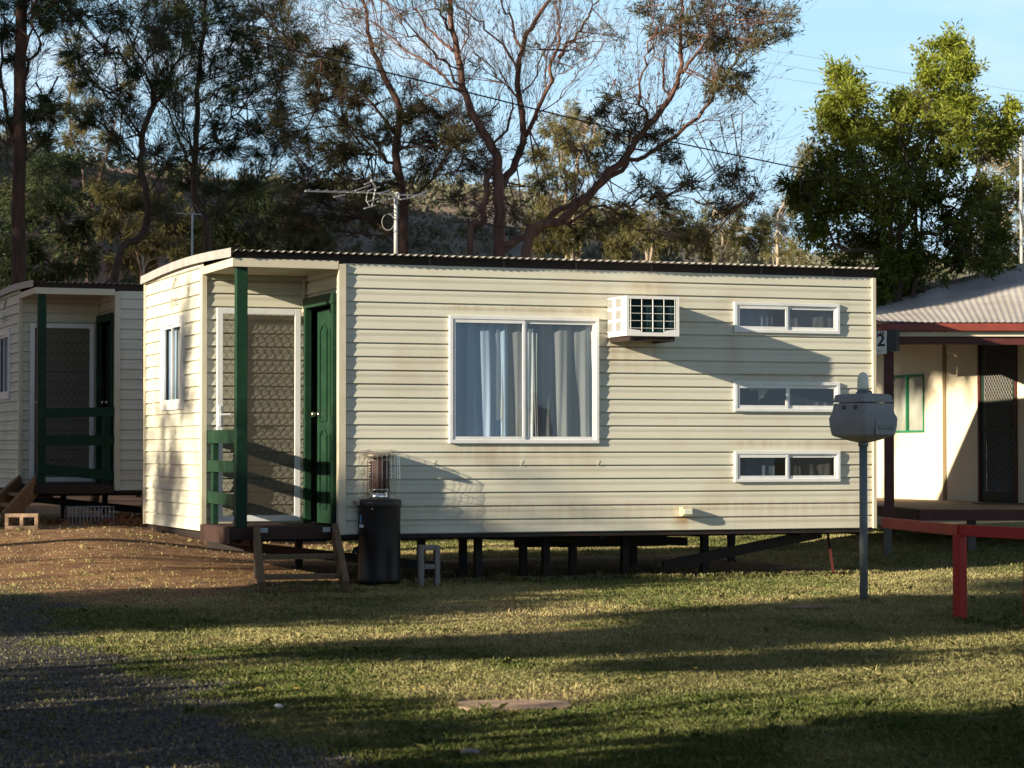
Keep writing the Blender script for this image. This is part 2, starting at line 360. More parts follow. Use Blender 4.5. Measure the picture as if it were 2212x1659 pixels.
tag(mesh_np('gravel', P.reshape(-1, 3), Fs, M['pebble'], val=np.repeat(rng.random(n) ** 1.6, 6)), 'loose grey gravel of the drive at the left', 'gravel', kind='stuff')

# ------------------------------------------------------------------ cabin pieces
PROF = [(0, .026), (.045, .026), (.06, .017), (.16, .008), (.3, .006), (.5, .009), (.965, 0), (.97, .0), (1.0, .026)]
def clad(mb, fr, t0, t1, z0, z1, ref, holes=(), pitch=.129):
    """lapped boards; ref = height of one lap line"""
    def depth(z):   # z inside board: board top at ref - k*pitch
        k = math.floor((ref - z) / pitch + 1e-9); tt = (ref - z) / pitch - k
        for (a, da), (b_, db) in zip(PROF[:-1], PROF[1:]):
            if a <= tt <= b_: return da + (db - da) * (tt - a) / (b_ - a)
        return 0
    zs = {z0, z1}
    k0 = int(math.floor((ref - z1) / pitch)) - 1; k1 = int(math.ceil((ref - z0) / pitch)) + 1
    for k in range(k0, k1):
        for p, _ in PROF[:-1]:
            z = ref - (k + p) * pitch
            if z0 < z < z1: zs.add(round(z, 6))
    for h in holes:
        for z in (h[2], h[3]):
            if z0 < z < z1: zs.add(z)
    zs = sorted(zs, reverse=True)
    for za, zb in zip(zs[:-1], zs[1:]):
        if za - zb < 1e-5: continue
        zm = (za + zb) / 2
        segs = [(t0, t1)]
        for h in holes:
            if h[2] < zm < h[3]:
                new = []
                for a, b_ in segs:
                    if h[1] <= a or h[0] >= b_: new.append((a, b_)); continue
                    if h[0] > a: new.append((a, h[0]))
                    if h[1] < b_: new.append((h[1], b_))
                segs = new
        da, db = depth(za - 1e-5), depth(zb + 1e-5)
        for a, b_ in segs:
            mb.add([fr(a, -da, za), fr(b_, -da, za), fr(b_, -db, zb), fr(a, -db, zb)], [(0, 3, 2, 1)])
def window(parent, fr, t0, t1, z0, z1, fw=.04, mull=None, curtain=None, single=False, deep=.10, glass='glass', fm='white'):
    w = MB(); w.box(t0, t1, -.02, .022, z1 - fw, z1, fr); w.box(t0, t1, -.02, .022, z0, z0 + fw, fr)
    w.box(t0, t0 + fw, -.02, .022, z0 + fw, z1 - fw, fr); w.box(t1 - fw, t1, -.02, .022, z0 + fw, z1 - fw, fr)
    e = MB.build(w, 'window', M[fm], parent, bevel=.003)
    mull = (t0 + t1) / 2 if mull is None else mull
    panes = [(t0 + fw, mull), (mull, t1 - fw)]
    for i, (a, b_) in enumerate(panes):
        o0, o1 = (-.018, .002) if i else (-.005, .015)
        s = MB(); k = .024
        s.box(a, b_, o0, o1, z1 - fw - k * 1.4, z1 - fw, fr); s.box(a, b_, o0, o1, z0 + fw, z0 + fw + k * 1.3, fr)
        s.box(a, a + k, o0 - .001, o1 + .001, z0 + fw, z1 - fw, fr); s.box(b_ - k, b_, o0 - .001, o1 + .001, z0 + fw, z1 - fw, fr)
        s.build('sash', M[fm], e)
        g = MB(); om = (o0 + o1) / 2; g.add([fr(a + k, om, z0 + fw + k), fr(b_ - k, om, z0 + fw + k), fr(b_ - k, om, z1 - fw - k), fr(a + k, om, z1 - fw - k)], [(0, 1, 2, 3)])
        g.build('pane', M[glass], e)
    # room box behind so that no light leaks in
    bx = MB(); i0, i1, j0, j1 = t0 + .01, t1 - .01, z0 + .01, z1 - .01
    bx.add([fr(i0, -deep, j0), fr(i1, -deep, j0), fr(i1, -deep, j1), fr(i0, -deep, j1), fr(i0, -.015, j0), fr(i1, -.015, j0), fr(i1, -.015, j1), fr(i0, -.015, j1)],
           [(0, 1, 2, 3), (0, 1, 5, 4), (2, 3, 7, 6), (1, 2, 6, 5), (0, 3, 7, 4)])
    bx.build('reveal', M['dark'], e)
    for c in (curtain or []):
        a, b_, zt0, zt1, zb0, zb1, mt, amp, lam, ph = c
        m_ = MB(); nn = max(8, int((b_ - a) / .012)); mm = 8
        for j in range(mm + 1):
            for i in range(nn + 1):
                u = i / nn; v = j / mm
                t = a + (b_ - a) * u + .012 * sin(v * 3 + u * 9 + ph) * (1 - abs(2 * u - 1))
                o = -.055 + amp * (sin(u * (b_ - a) / lam * 6.28 + ph + .7 * sin(v * 2.2 + u * 3)) + .4 * sin(u * (b_ - a) / lam * 14 + ph * 2)) * (.6 + .4 * v)
                zt = zt0 + (zt1 - zt0) * u; zb = zb0 + (zb1 - zb0) * u
                m_.v.append(fr(t, o, zt + (zb - zt) * v))
        for j in range(mm):
            for i in range(nn):
                k = j * (nn + 1) + i; m_.f.append((k, k + 1, k + nn + 2, k + nn + 1))
        m_.build('curtain', M[mt], e, smooth=True)
    return e
def diamond(mb, fr, t0, t1, z0, z1, o, pw=.083, ph=.115, r=.0017):
    """expanded-metal lattice: wavy wires that meet at the nodes"""
    nC = int(round((t1 - t0) / pw)); pw = (t1 - t0) / nC; nR = int(round((z1 - z0) / ph)); ph = (z1 - z0) / nR
    for i in range(nC + 1):
        for sgn in (1, -1):
            pts = []
            for j in range(nR * 6 + 1):
                z = z0 + j * ph / 6; t = t0 + i * pw + sgn * pw / 4 * (1 - cos(j / 6 * pi * 2)) / 1.0 * (1 if True else 0)
                if t0 <= t <= t1: pts.append(fr(t, o, z))
                else: pts.append(fr(min(max(t, t0), t1), o, z))
            mb.tube(pts, r, 4, False)
def text(name, body, size, m, parent, mw, bold=0):
    cu = bpy.data.curves.new('txt', 'FONT'); cu.body = body; cu.size = size; cu.align_x = 'CENTER'; cu.align_y = 'CENTER'; cu.extrude = .0012; cu.offset = bold
    t = bpy.data.objects.new('txt', cu); COL.objects.link(t)
    bpy.context.view_layer.update()
    me = bpy.data.meshes.new_from_object(t.evaluated_get(bpy.context.evaluated_depsgraph_get()))
    bpy.data.objects.remove(t); me.materials.clear(); me.materials.append(M[m])
    o = bpy.data.objects.new(name, me); COL.objects.link(o); o.parent = parent; o.matrix_local = mw
    return o
W1, LEN, DEP, PD = 1.02, 6.68, 3.98, 1.22     # wall corner, length, depth, porch depth
ZB, ZT = .475, 3.03
FRONT = Fr(0, 0, 1, 0, 0, -1); END = Fr(0, 0, 0, 1, -1, 0); BACKP = Fr(0, PD, 1, 0, 0, -1); DOORW = Fr(W1, 0, 0, 1, -1, 0)
def make_cabin(name, label, loc, full):
    R = thing(name, label, 'cabin', loc, TH)
    LAPREF = 3.03 - .10
    # front wall
    holes = [(2.11, 3.64, 1.34, 2.555)] + [(5.11, 6.28, a, b_) for a, b_ in ((2.45, 2.745), (1.66, 1.95), (.955, 1.255))]
    w = MB(); clad(w, FRONT, W1 + .03, LEN - .02, ZB, ZT, LAPREF, holes)
    w.build('front_wall', M['clad'], R)
    w = MB(); clad(w, END, PD + .03, DEP, ZB, ZT + .10, LAPREF, [(2.12, 3.10, 1.69, 2.62)]); w.build('end_wall', M['clad'], R)
    w = MB(); clad(w, BACKP, -.0, W1, .55, ZT, LAPREF, []); w.build('porch_wall', M['clad'], R)
    w = MB(); clad(w, DOORW, .05, PD, .55, ZT, LAPREF, [(.10, 1.13, .4, 2.75)]); w.build('porch_wall', M['clad'], R)
    w = MB(); w.box(LEN - .0, LEN + .004, .01, DEP, ZB, ZT + .05); w.box(.02, LEN - .01, DEP, DEP + .01, ZB, ZT + .05); w.build('rear_wall', M['clad'], R)
    # trims
    for bb in ((W1 - .018, W1 + .055, -.02, .05, ZB + .0, ZT - .01), (LEN - .02, LEN + .02, -.02, .03, ZB, ZT - .005), (-.022, .03, PD - .012, PD + .06, ZB + .06, ZT - .055),
               (W1 - .03, W1 - .001, PD - .03, PD - .001, 2.62, ZT - .06), (-.016, .01, DEP - .03, DEP + .012, ZB, ZT + .08)):
        MB().box(*bb).build('corner_trim', M['trim'], R, bevel=.003)
    # porch ceiling and fascia
    w = MB(); w.box(.03, W1 + .1, .03, PD + .05, ZT - .045, ZT - .02); w.build('porch_ceiling', M['ceil'], R)
    w = MB(); w.box(-.022, W1 - .02, -.022, .03, ZT - .06, ZT + .02); w.box(-.022, .03, .03, PD + .06, ZT - .055, ZT + .02); w.build('fascia', M['trim'], R, bevel=.002)
    w = MB(); w.box(.0, LEN, .0, .03, ZT + .005, ZT + .095); w.build('eave_batten', M['brown'], R)
    # roof
    def zr(v): return 3.118 + .045 * sin(pi * min(max(v, 0), DEP) / DEP)
    nxr = int(6.74 / .076 * 8); vsn = 14; x = np.linspace(-.03, LEN + .03, nxr); vv = np.linspace(-.085, DEP + .06, vsn)
    jag = .006 * np.sin(x * 2.3) + .004 * np.sin(x * 7.1) + .006 * (vnoise(x / .7, x * 0, 4) - .5)
    XX, VV = np.meshgrid(x, vv); ZZ = np.array([zr(v) for v in vv])[:, None] + .012 * np.sin(XX / .076 * 2 * pi) * 1.0
    VV = VV + (jag[None, :] * (VV < 0)); ii = np.arange(nxr * vsn).reshape(vsn, nxr)
    ff = np.stack([ii[:-1, :-1], ii[:-1, 1:], ii[1:, 1:], ii[1:, :-1]], -1).reshape(-1, 4)
    rf = mesh_np('roof', np.stack([XX.ravel(), VV.ravel(), ZZ.ravel()], 1), ff, M['tin'], R, smooth=True)
    w = MB()
    vs = np.linspace(-.05, DEP + .04, 22)
    for a, b_ in zip(vs[:-1], vs[1:]):
        za, zb = zr(a) + .024, zr(b_) + .024; wob = .006 * sin(a * 7)
        w.add([(-.045, a, za), (-.045, b_, zb), (-.045 - wob * .3, b_, zb - .085), (-.045, a, za - .085), (.10, a, za + .004), (.10, b_, zb + .004)], [(0, 1, 2, 3), (0, 4, 5, 1)])
        w.add([(-.041, a, za), (-.041, b_, zb), (-.041, b_, zb - .085), (-.041, a, za - .085)], [(0, 3, 2, 1)])
    w.build('capping', M['cap'], R)
    w = MB(); w.box(.05, LEN - .02, .05, DEP - .02, 3.05, 3.085); w.build('roof_underlay', M['brown'], R)
    for t in (1.9, 2.65, 3.4, 4.2, 4.85, 5.4, 6.2): MB().box(t, t + .014, -.008, -.001, 3.03, 3.095).build('roof_strap', M['dullwire'], R)
    # floor
    w = MB(); w.box(W1, LEN - .01, .065, DEP - .01, .43, .465); w.box(.03, W1, PD + .02, DEP - .01, .43, .465); w.build('floor', M['steel'], R)
    # deck
    w = MB()
    for k in range(9): w.box(-.01, W1 - .02, .005 + k * .135, .005 + k * .135 + .128, .525, .555)
    w.build('porch_deck', M['deck'], R)
    w = MB(); w.box(-.02, W1 - .03, -.035, .0, .44, .548); w.box(-.036, -.012, .0, PD - .02, .40, .55); w.build('deck_bearer', M['deck'], R)
    # chassis
    w = MB()
    w.box(.02, LEN, .55, .62, .40, .428); w.box(.02, LEN, 3.2, 3.27, .40, .428)
    for t in (.05, 1.5, 2.6, 3.7, 4.8, 5.9, 6.6): w.box(t, t + .05, .1, 3.8, .403, .427)
    w.box(W1, LEN, .02, .06, .435, .474)
    w.build('chassis', M['steel'], R)
    w = MB(); w.box(.22, .27, .25, 3.3, .37, .46); w.build('end_beam', M['rust'], R)
    MB().beam((.1, 1.5, .36), (2.2, .5, .13), .05, .09).build('brace', M['steel'], R); MB().beam((6.25, .35, .42), (4.6, .6, .10), .05, .10).build('brace', M['steel'], R)
    for t, v in ((.62, 1.5), (2.12, .9), (2.68, .8), (2.80, 1.6), (3.27, 1.1), (3.40, .8), (3.85, 1.2), (4.3, .9), (5.1, .7), (5.12, 2.6), (1.5, 3.2), (6.4, 2.8)):
        MB().box(t - .035, t + .035, v - .035, v + .035, -.02, .40).build('stump', M['steel'], R)
    MB().beam((2.9, .8, .42), (5.3, 1.6, .30), .06, .09).build('brace', M['steel'], R)
    MB().box(3.75, 4.95, 1.3, 1.36, .27, .43).build('spring_hanger', M['steel'], R); MB().box(3.75, 4.95, 2.6, 2.66, .22, .43).build('spring_hanger', M['steel'], R)
    w = MB(); w.beam((6.30, .3, .44), (6.22, .02, .03), .022, .022); w.build('stabiliser_leg', M['dred'], R)
    # windows
    zc0, zc1 = 1.40, 2.50
    cs = [(2.14, 2.72, zc1, zc1, zc0, zc0, 'curtain', .018, .17, .4), (2.66, 2.88, zc1, zc1, zc0, zc0, 'curtaing', .012, .15, .1),
          (2.60, 2.72, 2.43, 2.46, 1.55, 1.62, 'curtainw', .012, .2, 1.2),
          (2.90, 3.54, zc1, zc1, zc0, zc0, 'curtaing', .02, .21, 1.9), (2.925, 2.985, 2.44, 2.45, zc0, zc0, 'curtainw', .008, .12, .5),
          (3.52, 3.60, zc1, zc1, zc0, zc0, 'curtainw', .02, .07, 0)]
    window(R, FRONT, 2.103, 3.646, 1.334, 2.56, .035, 2.875, cs, deep=.16)
    for k, (z0, z1) in enumerate(((2.445, 2.75), (1.655, 1.955), (.95, 1.26))):
        if k == 0: cs = [(5.72, 6.26, z1 - .05, z1 - .05, z0 + .04, z0 + .04, 'curtaing', .008, .2, 2), (5.14, 5.52, z1 - .05, z1 - .05, z0 + .04, z0 + .04, 'curtain', .007, .13, 0), (5.50, 5.56, z1 - .05, z1 - .05, z0 + .04, z0 + .04, 'curtaing', .01, .05, 0)]
        elif k == 1: cs = [(5.30, 5.62, z1 - .05, z1 - .04, z1 - .09, z1 - .07, 'curtainw', .005, .2, 0), (5.40, 5.50, z1 - .06, z1 - .06, z1 - .20, z1 - .10, 'curtainw', .003, .2, 0), (5.74, 6.24, z1 - .12, z0 + .08, z0 + .04, z0 + .04, 'curtaing', .01, .1, 0)]
        else: cs = [(5.14, 5.58, z1 - .05, z1 - .05, z0 + .04, z0 + .04, 'curtain', .007, .15, 1), (5.72, 6.26, z1 - .05, z1 - .05, z0 + .04, z0 + .04, 'curtaing', .008, .2, 0)]
        window(R, FRONT, 5.105, 6.285, z0, z1, .032, 5.70, cs, glass='glassdk')
    window(R, END, 2.10, 3.12, 1.68, 2.63, .075, None, [(2.15, 2.6, 2.56, 2.56, 1.74, 1.74, 'curtaing', .01, .2, 0), (2.6, 3.05, 2.56, 2.56, 1.74, 1.74, 'curtain', .01, .2, 0)], deep=.14)
    # green door in its frame
    d = MB()
    d.box(.13, .19, -.03, .035, .555, 2.66, DOORW); d.box(.19, .255, -.06, .01, .555, 2.60, DOORW); d.box(1.10, 1.16, -.03, .035, .555, 2.66, DOORW)
    d.box(.12, 1.17, -.03, .04, 2.66, 2.76, DOORW)
    dr = d.build('door', M['green'], R, bevel=.003)
    w = MB(); w.box(.255, 1.10, -.13, -.09, .56, 2.64, DOORW)
    for a, b_ in ((.36, .62), (.73, .99)):
        for (z0, z1) in ((1.55, 2.42), (.70, 1.40)):
            o0, o1 = -.095, -.075
            w.box(a, a + .022, o0, o1, z0, z1, DOORW); w.box(b_ - .022, b_, o0, o1, z0, z1, DOORW)
            w.box(a + .022, b_ - .022, o0, o1, z0, z0 + .022, DOORW)
            pts = [DOORW(a + (b_ - a) * i / 8, -.085, z1 + .07 * sin(pi * i / 8)) for i in range(9)]
            w.tube(pts, .014, 6)
    w.build('door_leaf', M['green'], dr, bevel=.002)
    w = MB(); c = DOORW(1.00, 0, 1.62)
    w.tube([(c[0] + .09, c[1], c[2]), (c[0] + .06, c[1], c[2])], [.03, .03], 14); w.tube([(c[0] + .06, c[1], c[2]), (c[0] + .045, c[1], c[2]), (c[0] + .03, c[1], c[2]), (c[0] + .01, c[1], c[2]), (c[0], c[1], c[2])], [.01, .012, .027, .03, .012], 14)
    w.build('door_knob', M['knob'], dr, smooth=True)
    w = MB(); w.box(.22, .36, -.02, .0, 2.585, 2.615, DOORW); w.box(.25, .28, -.02, .015, 2.57, 2.64, DOORW); w.build('door_closer', M['ink'], dr)
    # security door folded back against the porch wall
    a, b_, z0, z1, o0, o1 = .115, .955, .575, 2.655, .045, .075
    w = MB(); k = .06
    w.box(a, a + k, o0, o1, z0, z1, BACKP); w.box(b_ - k, b_, o0, o1, z0, z1, BACKP); w.box(a + k, b_ - k, o0, o1, z1 - k, z1, BACKP); w.box(a + k, b_ - k, o0, o1, z0, z0 + k, BACKP)
    sdr = w.build('security_door', M['white'], R, bevel=.004)
    w = MB(); diamond(w, BACKP, a + k, b_ - k, z0 + k, z1 - k, .052); w.build('diamond_grille', M['dullwire'], sdr)
    w = MB(); w.add([BACKP(a + k, .062, z0 + k), BACKP(b_ - k, .062, z0 + k), BACKP(b_ - k, .062, z1 - k), BACKP(a + k, .062, z1 - k)], [(0, 1, 2, 3)]); w.build('insect_screen', M['screen'], sdr)
    w = MB(); w.box(a + .012, a + .04, o1, o1 + .012, 1.50, 1.70, BACKP); w.beam(BACKP(a + .03, o1 + .025, 1.615), BACKP(a + .13, o1 + .03, 1.62), .014, .018); w.build('door_handle', M['white'], sdr, bevel=.002)
    # posts and rails
    w = MB(); w.box(.03, .135, .02, .11, .555, ZT - .045); w.build('post', M['green'], R, bevel=.004)
    if full:
        for z0, z1, tlt in ((1.335, 1.462, 0), (1.06, 1.17, 0), (.76, .875, -.02)):
            w = MB(); w.hexa([(.035, .06, z0 + tlt), (.06, .06, z0 + tlt), (.06, PD + .0, z0), (.035, PD, z0), (.035, .06, z1 + tlt), (.06, .06, z1 + tlt), (.06, PD, z1), (.035, PD, z1)]); w.build('rail', M['green'], R, bevel=.002)
        MB().box(.061, .115, PD - .14, PD - .05, .555, 1.46).build('rail_post', M['green'], R, bevel=.003)
        MB().box(.061, .10, .115, .17, .555, 1.46).build('rail_post', M['green'], R, bevel=.003)
    else:
        for z0, z1, tlt in ((1.40, 1.52, .02), (1.05, 1.18, 0), (.69, .82, -.09)):
            w = MB(); w.hexa([(.04, .0, z0), (W1 - .0, .0, z0 + tlt), (W1 - .0, .022, z0 + tlt), (.04, .022, z0), (.04, .0, z1), (W1 - .0, .0, z1 + tlt), (W1 - .0, .022, z1 + tlt), (.04, .022, z1)]); w.build('rail', M['green'], R, bevel=.002)
        MB().box(.86, .96, .025, .11, .555, 1.50).build('rail_post', M['green'], R, bevel=.003)
    # lettering ghosted on the end wall
    def mw(v, z): return Matrix(((0, 0, -1, -.004), (-1, 0, 0, v), (0, 1, 0, z), (0, 0, 0, 1)))
    text('lettering', 'Jayco', .17, 'script', R, mw(2.55, 2.80))
    w = MB()
    for i in range(3): w.tube([(-.005, 2.66 - .07 * i, 2.90 + .03 * i), (-.005, 2.60 - .06 * i, 2.96 + .03 * i), (-.005, 2.58 - .05 * i, 3.02 + .02 * i)], [.004, .010, .003], 4)
    w.build('emblem', M['script'], R)
    # small screw-on coach lamp low on the wall and clips
    w = MB(); w.box(4.50, 4.625, -.085, -.0, .615, .71); o = w.build('wall_lamp', M['lamp'], R, bevel=.012)
    MB().box(4.515, 4.61, -.093, -.083, .635, .69).build('lens', M['diff'], o, bevel=.004)
    for t in (1.93, 2.82, 3.62):
        w = MB(); w.tube([(t, -.004, 1.18), (t + .014, -.005, 1.175), (t + .012, -.005, 1.15), (t + .014, -.005, 1.12), (t, -.004, 1.115)], .0016, 5); w.build('awning_clip', M['clad'], R)
    return R
cab = make_cabin('cabin', 'large cream weatherboard cabin with air conditioner and sliding windows in the middle of the lawn', (XA, DA, 0), True)
# air conditioner on the big cabin
w = MB(); s0, s1, z0, z1, p = 3.745, 4.30, 2.37, 2.755, .46
k = .028
w.box(s0, s0 + .004, .0, p, z0, z1, FRONT); w.box(s1 - .004, s1, .0, p, z0, z1, FRONT); w.box(s0, s1, .0, p, z1 - .004, z1, FRONT); w.box(s0, s1, .0, p, z0, z0 + .004, FRONT)
w.box(s0, s0 + k, p, p + .008, z0, z1, FRONT); w.box(s1 - k, s1, p, p + .008, z0, z1, FRONT); w.box(s0 + k, s1 - k, p, p + .008, z1 - k, z1, FRONT)
pr = [(0, 0), (s1 - s0 - 2 * k, 0), (s1 - s0 - 2 * k, .065), (s1 - s0 - 2 * k - .11, .055), (s1 - s0 - 2 * k - .14, .035), (.14, .035), (.11, .055), (0, .065)]
nn = len(pr); w.add([FRONT(s0 + k + a, p + o, z0 + b_) for o in (0, .008) for a, b_ in pr], [tuple(range(nn)), tuple(range(2 * nn - 1, nn - 1, -1))] + [(i, (i + 1) % nn, nn + (i + 1) % nn, nn + i) for i in range(nn)])
ac = w.build('air_conditioner', M['acw'], cab)
w = MB(); w.add([FRONT(s0 + .01, p - .06, z0 + .01), FRONT(s1 - .01, p - .06, z0 + .01), FRONT(s1 - .01, p - .06, z1 - .01), FRONT(s0 + .01, p - .06, z1 - .01)], [(0, 1, 2, 3)])
for i in range(34): w.box(s0 + .03 + i * .015, s0 + .032 + i * .015, p - .06, p - .035, z0 + .03, z1 - .03, FRONT)
w.build('condenser_fins', M['fin'], ac)
w = MB()
for i in range(5): w.tube([FRONT(s0 + .045 + i * .1165, p + .004, z0 + .045), FRONT(s0 + .045 + i * .1165, p + .004, z1 - .03)], .0035 if i != 2 else .005, 6)
for i in range(5): w.tube([FRONT(s0 + .02, p + .006, z0 + .075 + i * .071), FRONT(s1 - .02, p + .006, z0 + .075 + i * .071)], .003, 6)
w.build('wire_guard', M['acw'], ac)
for i in range(2):
    w = MB()
    for j in range(3):
        a = .13 + i * .22; zz = z0 + .055 + j * .115
        for q in range(7): w.box(s0 - .004, s0 - .0005, p - a - .13 + .0, p - a, zz + q * .0125, zz + q * .0125 + .0095, FRONT)
    w.build('side_louvre', M['acg'], ac)
w = MB(); w.box(s0 + .02, s0 + .05, .0, .5, z0 - .05, z0 - .002, FRONT); w.box(s1 - .07, s1 - .04, .0, .45, z0 - .05, z0 - .002, FRONT); w.box(s0 + .03, s1 - .05, .40, .44, z0 - .045, z0 - .004, FRONT); w.build('bracket', M['brown'], ac)
# antenna
def c2(px, py, Yd): return w2c(at(px, py, Yd))
mb_ = c2(855, 548, 24.3); mt_ = c2(855, 418, 24.3)
w = MB(); w.tube([(mt_.x, mt_.y, 3.12), (mt_.x, mt_.y, mt_.z)], .019, 10); w.tube([c2(855, 418, 24.3), c2(858, 417, 24.3), c2(862, 420, 24.3), c2(861, 430, 24.3)], .012, 8)
an = w.build('antenna', M['pole'], cab, smooth=True)
def zp(zx, zy): return ((850 + zx / 4.424) / 1.35624, (480 + zy / 4.424) / 1.35624)
w = MB()
def el(a, b_, ya, yb, r=.006): w.tube([c2(*zp(*a), ya), c2(*zp(*b_), yb)], r, 6)
el((195, 352), (1010, 372), 23.6, 24.1, .009); el((1010, 372), (1380, 400), 24.1, 24.3, .009); el((1380, 400), (1760, 410), 24.3, 24.5, .009)
w.build('boom', M['alu'], an)
for a, b_ in (((190, 350), (258, 330)), ((300, 352), (375, 332)), ((420, 354), (490, 335)), ((530, 357), (605, 342)), ((640, 360), (720, 345)), ((740, 370), (830, 350)), ((880, 372), (970, 352)),
              ((570, 430), (715, 398)), ((845, 345), (1040, 275)), ((962, 265), (1105, 205)), ((1010, 350), (1160, 297)), ((1150, 382), (1290, 340)), ((1000, 492), (1150, 440)), ((1130, 492), (1245, 455)),
              ((960, 578), (1110, 535)), ((1280, 455), (1380, 430)), ((1425, 462), (1555, 438)), ((1600, 425), (1790, 350))):
    w = MB(); m_ = sqrt((a[0] - b_[0]) ** 2 + (a[1] - b_[1]) ** 2) / 900; el(a, b_, 24.0 - m_, 24.0 + m_, .0065 if m_ > .1 else .0045); w.build('element', M['alu'], an)
w = MB(); el((1050, 215), (1110, 310), 23.9, 24.1, .012); el((1110, 310), (1060, 560), 24.1, 24.1, .008); el((1000, 370), (985, 480), 24.0, 24.0, .004); el((985, 480), (1040, 560), 24, 24, .004)
w.build('reflector_bracket', M['alu'], an)
w = MB(); cc = [c2(*zp(1270 + 80 * sin(t), 755 - 105 * cos(t)), 24.25) for t in np.linspace(0, 6.0, 26)]; w.tube([c2(*zp(1345, 640), 24.3)] + cc, .0045, 5); w.build('coiled_cable', M['acg'], an)
# second cabin
X2, Y2 = -6.02, 31.0
cab2 = make_cabin('cabin', 'smaller looking cream cabin with green rails in the shade at the left edge', (X2, Y2, .275), False)
# ------------------------------------------------------------------ steps
def steps(label, pts_top, pts_bot, treads, mt, W=.055, Hh=.19, group=None):
    c = (Vector(pts_bot[0]) + Vector(pts_bot[1])) / 2
    R = thing('wooden_steps', label, 'steps', c)
    c = Vector(c)
    for a, b_ in zip(pts_top, pts_bot):
        MB().beam(Vector(a) - c, Vector(b_) - c, W, Hh, (0, 0, 1)).build('stringer', M[mt], R, bevel=.004)
    for t in treads:
        p = Vector(pts_top[0]).lerp(Vector(pts_bot[0]), t) - c; q = Vector(pts_top[1]).lerp(Vector(pts_bot[1]), t) - c
        fw = (Vector(pts_bot[0]) - Vector(pts_top[0])); fw.z = 0; fw.normalize()
        d = (q - p).normalized(); w = MB()
        A = [p - fw * .12, q - fw * .12, q + fw * .12, p + fw * .12]
        w.hexa([Vector((v.x, v.y, v.z - .02)) for v in A] + [Vector((v.x, v.y, v.z + .02)) for v in A]); w.build('tread', M[mt], R, bevel=.003)
    return R, c
def c2w(s, v, z): return Vector((XA + CT * s - ST * v, DA + ST * s + CT * v, z))
lt = c2w(.20, -.06, .50); rt = c2w(.955, -.06, .50)
lb = gr(566, 1278, .03); rb = gr(748, 1275, .03)
stp, sc_ = steps('small open two-tread timber steps leading up to the deck of the large cabin', [lt, rt], [lb, rb], [.42, .76], 'ply')
w = MB()
for q in (c2w(.28, -.045, .50), c2w(.88, -.045, .50)): w.box(q.x - .035 - sc_.x, q.x + .035 - sc_.x, q.y - .008 - sc_.y, q.y + .0 - sc_.y, q.z - .025, q.z + .02)
w.build('bracket', M['galv'], stp)
# left steps climb to the side of the second porch
a1 = at(95, 1052, 31.2); a2 = at(40, 1050, 31.9)
b1 = at(22, 1140, 29.2); b2 = at(-38, 1132, 29.9)
steps('orange timber steps with wide side boards at the second cabin', [at(78, 1048, 31.1), at(45, 1045, 31.8)], [at(10, 1125, 30.2), at(-35, 1118, 30.8)], [.3, .6, .88], 'oldply', .05, .24)
# ------------------------------------------------------------------ concrete blocks
def cblock(label, loc, rot, m='concrete'):
    l, h_, t = .39, .19, .19
    R = bpy.data.objects
    w = MB(); wl = .044
    for z0, z1 in ((0, h_),):
        w.box(-l / 2, l / 2, -t / 2, -t / 2 + wl, 0, h_); w.box(-l / 2, l / 2, t / 2 - wl, t / 2, 0, h_)
        if m == 'paver': w.box(-l / 2, -l / 2 + wl, -t / 2 + wl, t / 2 - wl, 0, h_)
        w.box(l / 2 - wl, l / 2, -t / 2 + wl, t / 2 - wl, 0, h_); w.box(-wl / 2, wl / 2, -t / 2 + wl, t / 2 - wl, 0, h_)
    o = w.build('concrete_block', M[m], None, bevel=.006); o.location = loc; o.rotation_euler = rot
    return tag(o, label, 'concrete block')
g = gr(924, 1268)
cblock('grey hollow concrete block standing on end beside the black heater', (g.x, g.y, .195 + hz(g.x, g.y)), (radians(90), radians(-90), radians(8)))
g = at(48, 1128, 29.4)
cblock('pale hollow concrete block lying flat beside the orange steps', (g.x, g.y + .05, hz(g.x, g.y) + .095), (radians(90), 0, radians(6)), 'paver')
# ------------------------------------------------------------------ patio heater
hp = gr(819, 1264)
HT = thing('patio_heater', 'black cylindrical gas patio heater with wire guard in front of the cream wall', 'patio heater', (hp.x, hp.y, 0), radians(-10))
w = MB(); w.lathe([(0, .02), (.20, .02), (.205, .05), (.2, .10), (.2, .72), (.207, .74), (.212, .785), (.20, .805), (.09, .815), (0, .815)], n=40); w.build('gas_bottle_housing', M['black'], HT, smooth=True)
w = MB(); w.lathe([(.09, .81), (.10, .83), (.085, .87), (.06, .885), (0, .885)], n=24); w.lathe([(.088, .885), (.094, .9), (.094, .905), (.0, .905)], n=24)
for k_ in range(10):
    t = k_ * 2 * pi / 10; w.box(.092 * cos(t) - .006, .092 * cos(t) + .006, .092 * sin(t) - .006, .092 * sin(t) + .006, .845, .86)
w.build('burner_base', M['chrome'], HT, smooth=True)
w = MB(); w.lathe([(.088, .905), (.094, .92), (.094, 1.16), (.085, 1.17), (0, 1.17)], n=24)
for z in np.arange(.915, 1.165, .0125): w.lathe([(.0955, z), (.0975, z + .003), (.0955, z + .006)], n=24)
w.build('burner_screen', M['burn'], HT, smooth=True)
w = MB(); w.lathe([(0, 1.255), (.10, 1.25), (.15, 1.235), (.165, 1.22), (.12, 1.20), (.07, 1.185), (0, 1.182)], n=32); w.tube([(0, 0, 1.16), (0, 0, 1.2)], .02, 10)
for sx_ in (-.06, .06): w.tube([(sx_, -.03, 1.165), (sx_, -.03, 1.2)], .004, 6)
w.build('reflector', M['dullchrome'], HT, smooth=True)
w = MB()
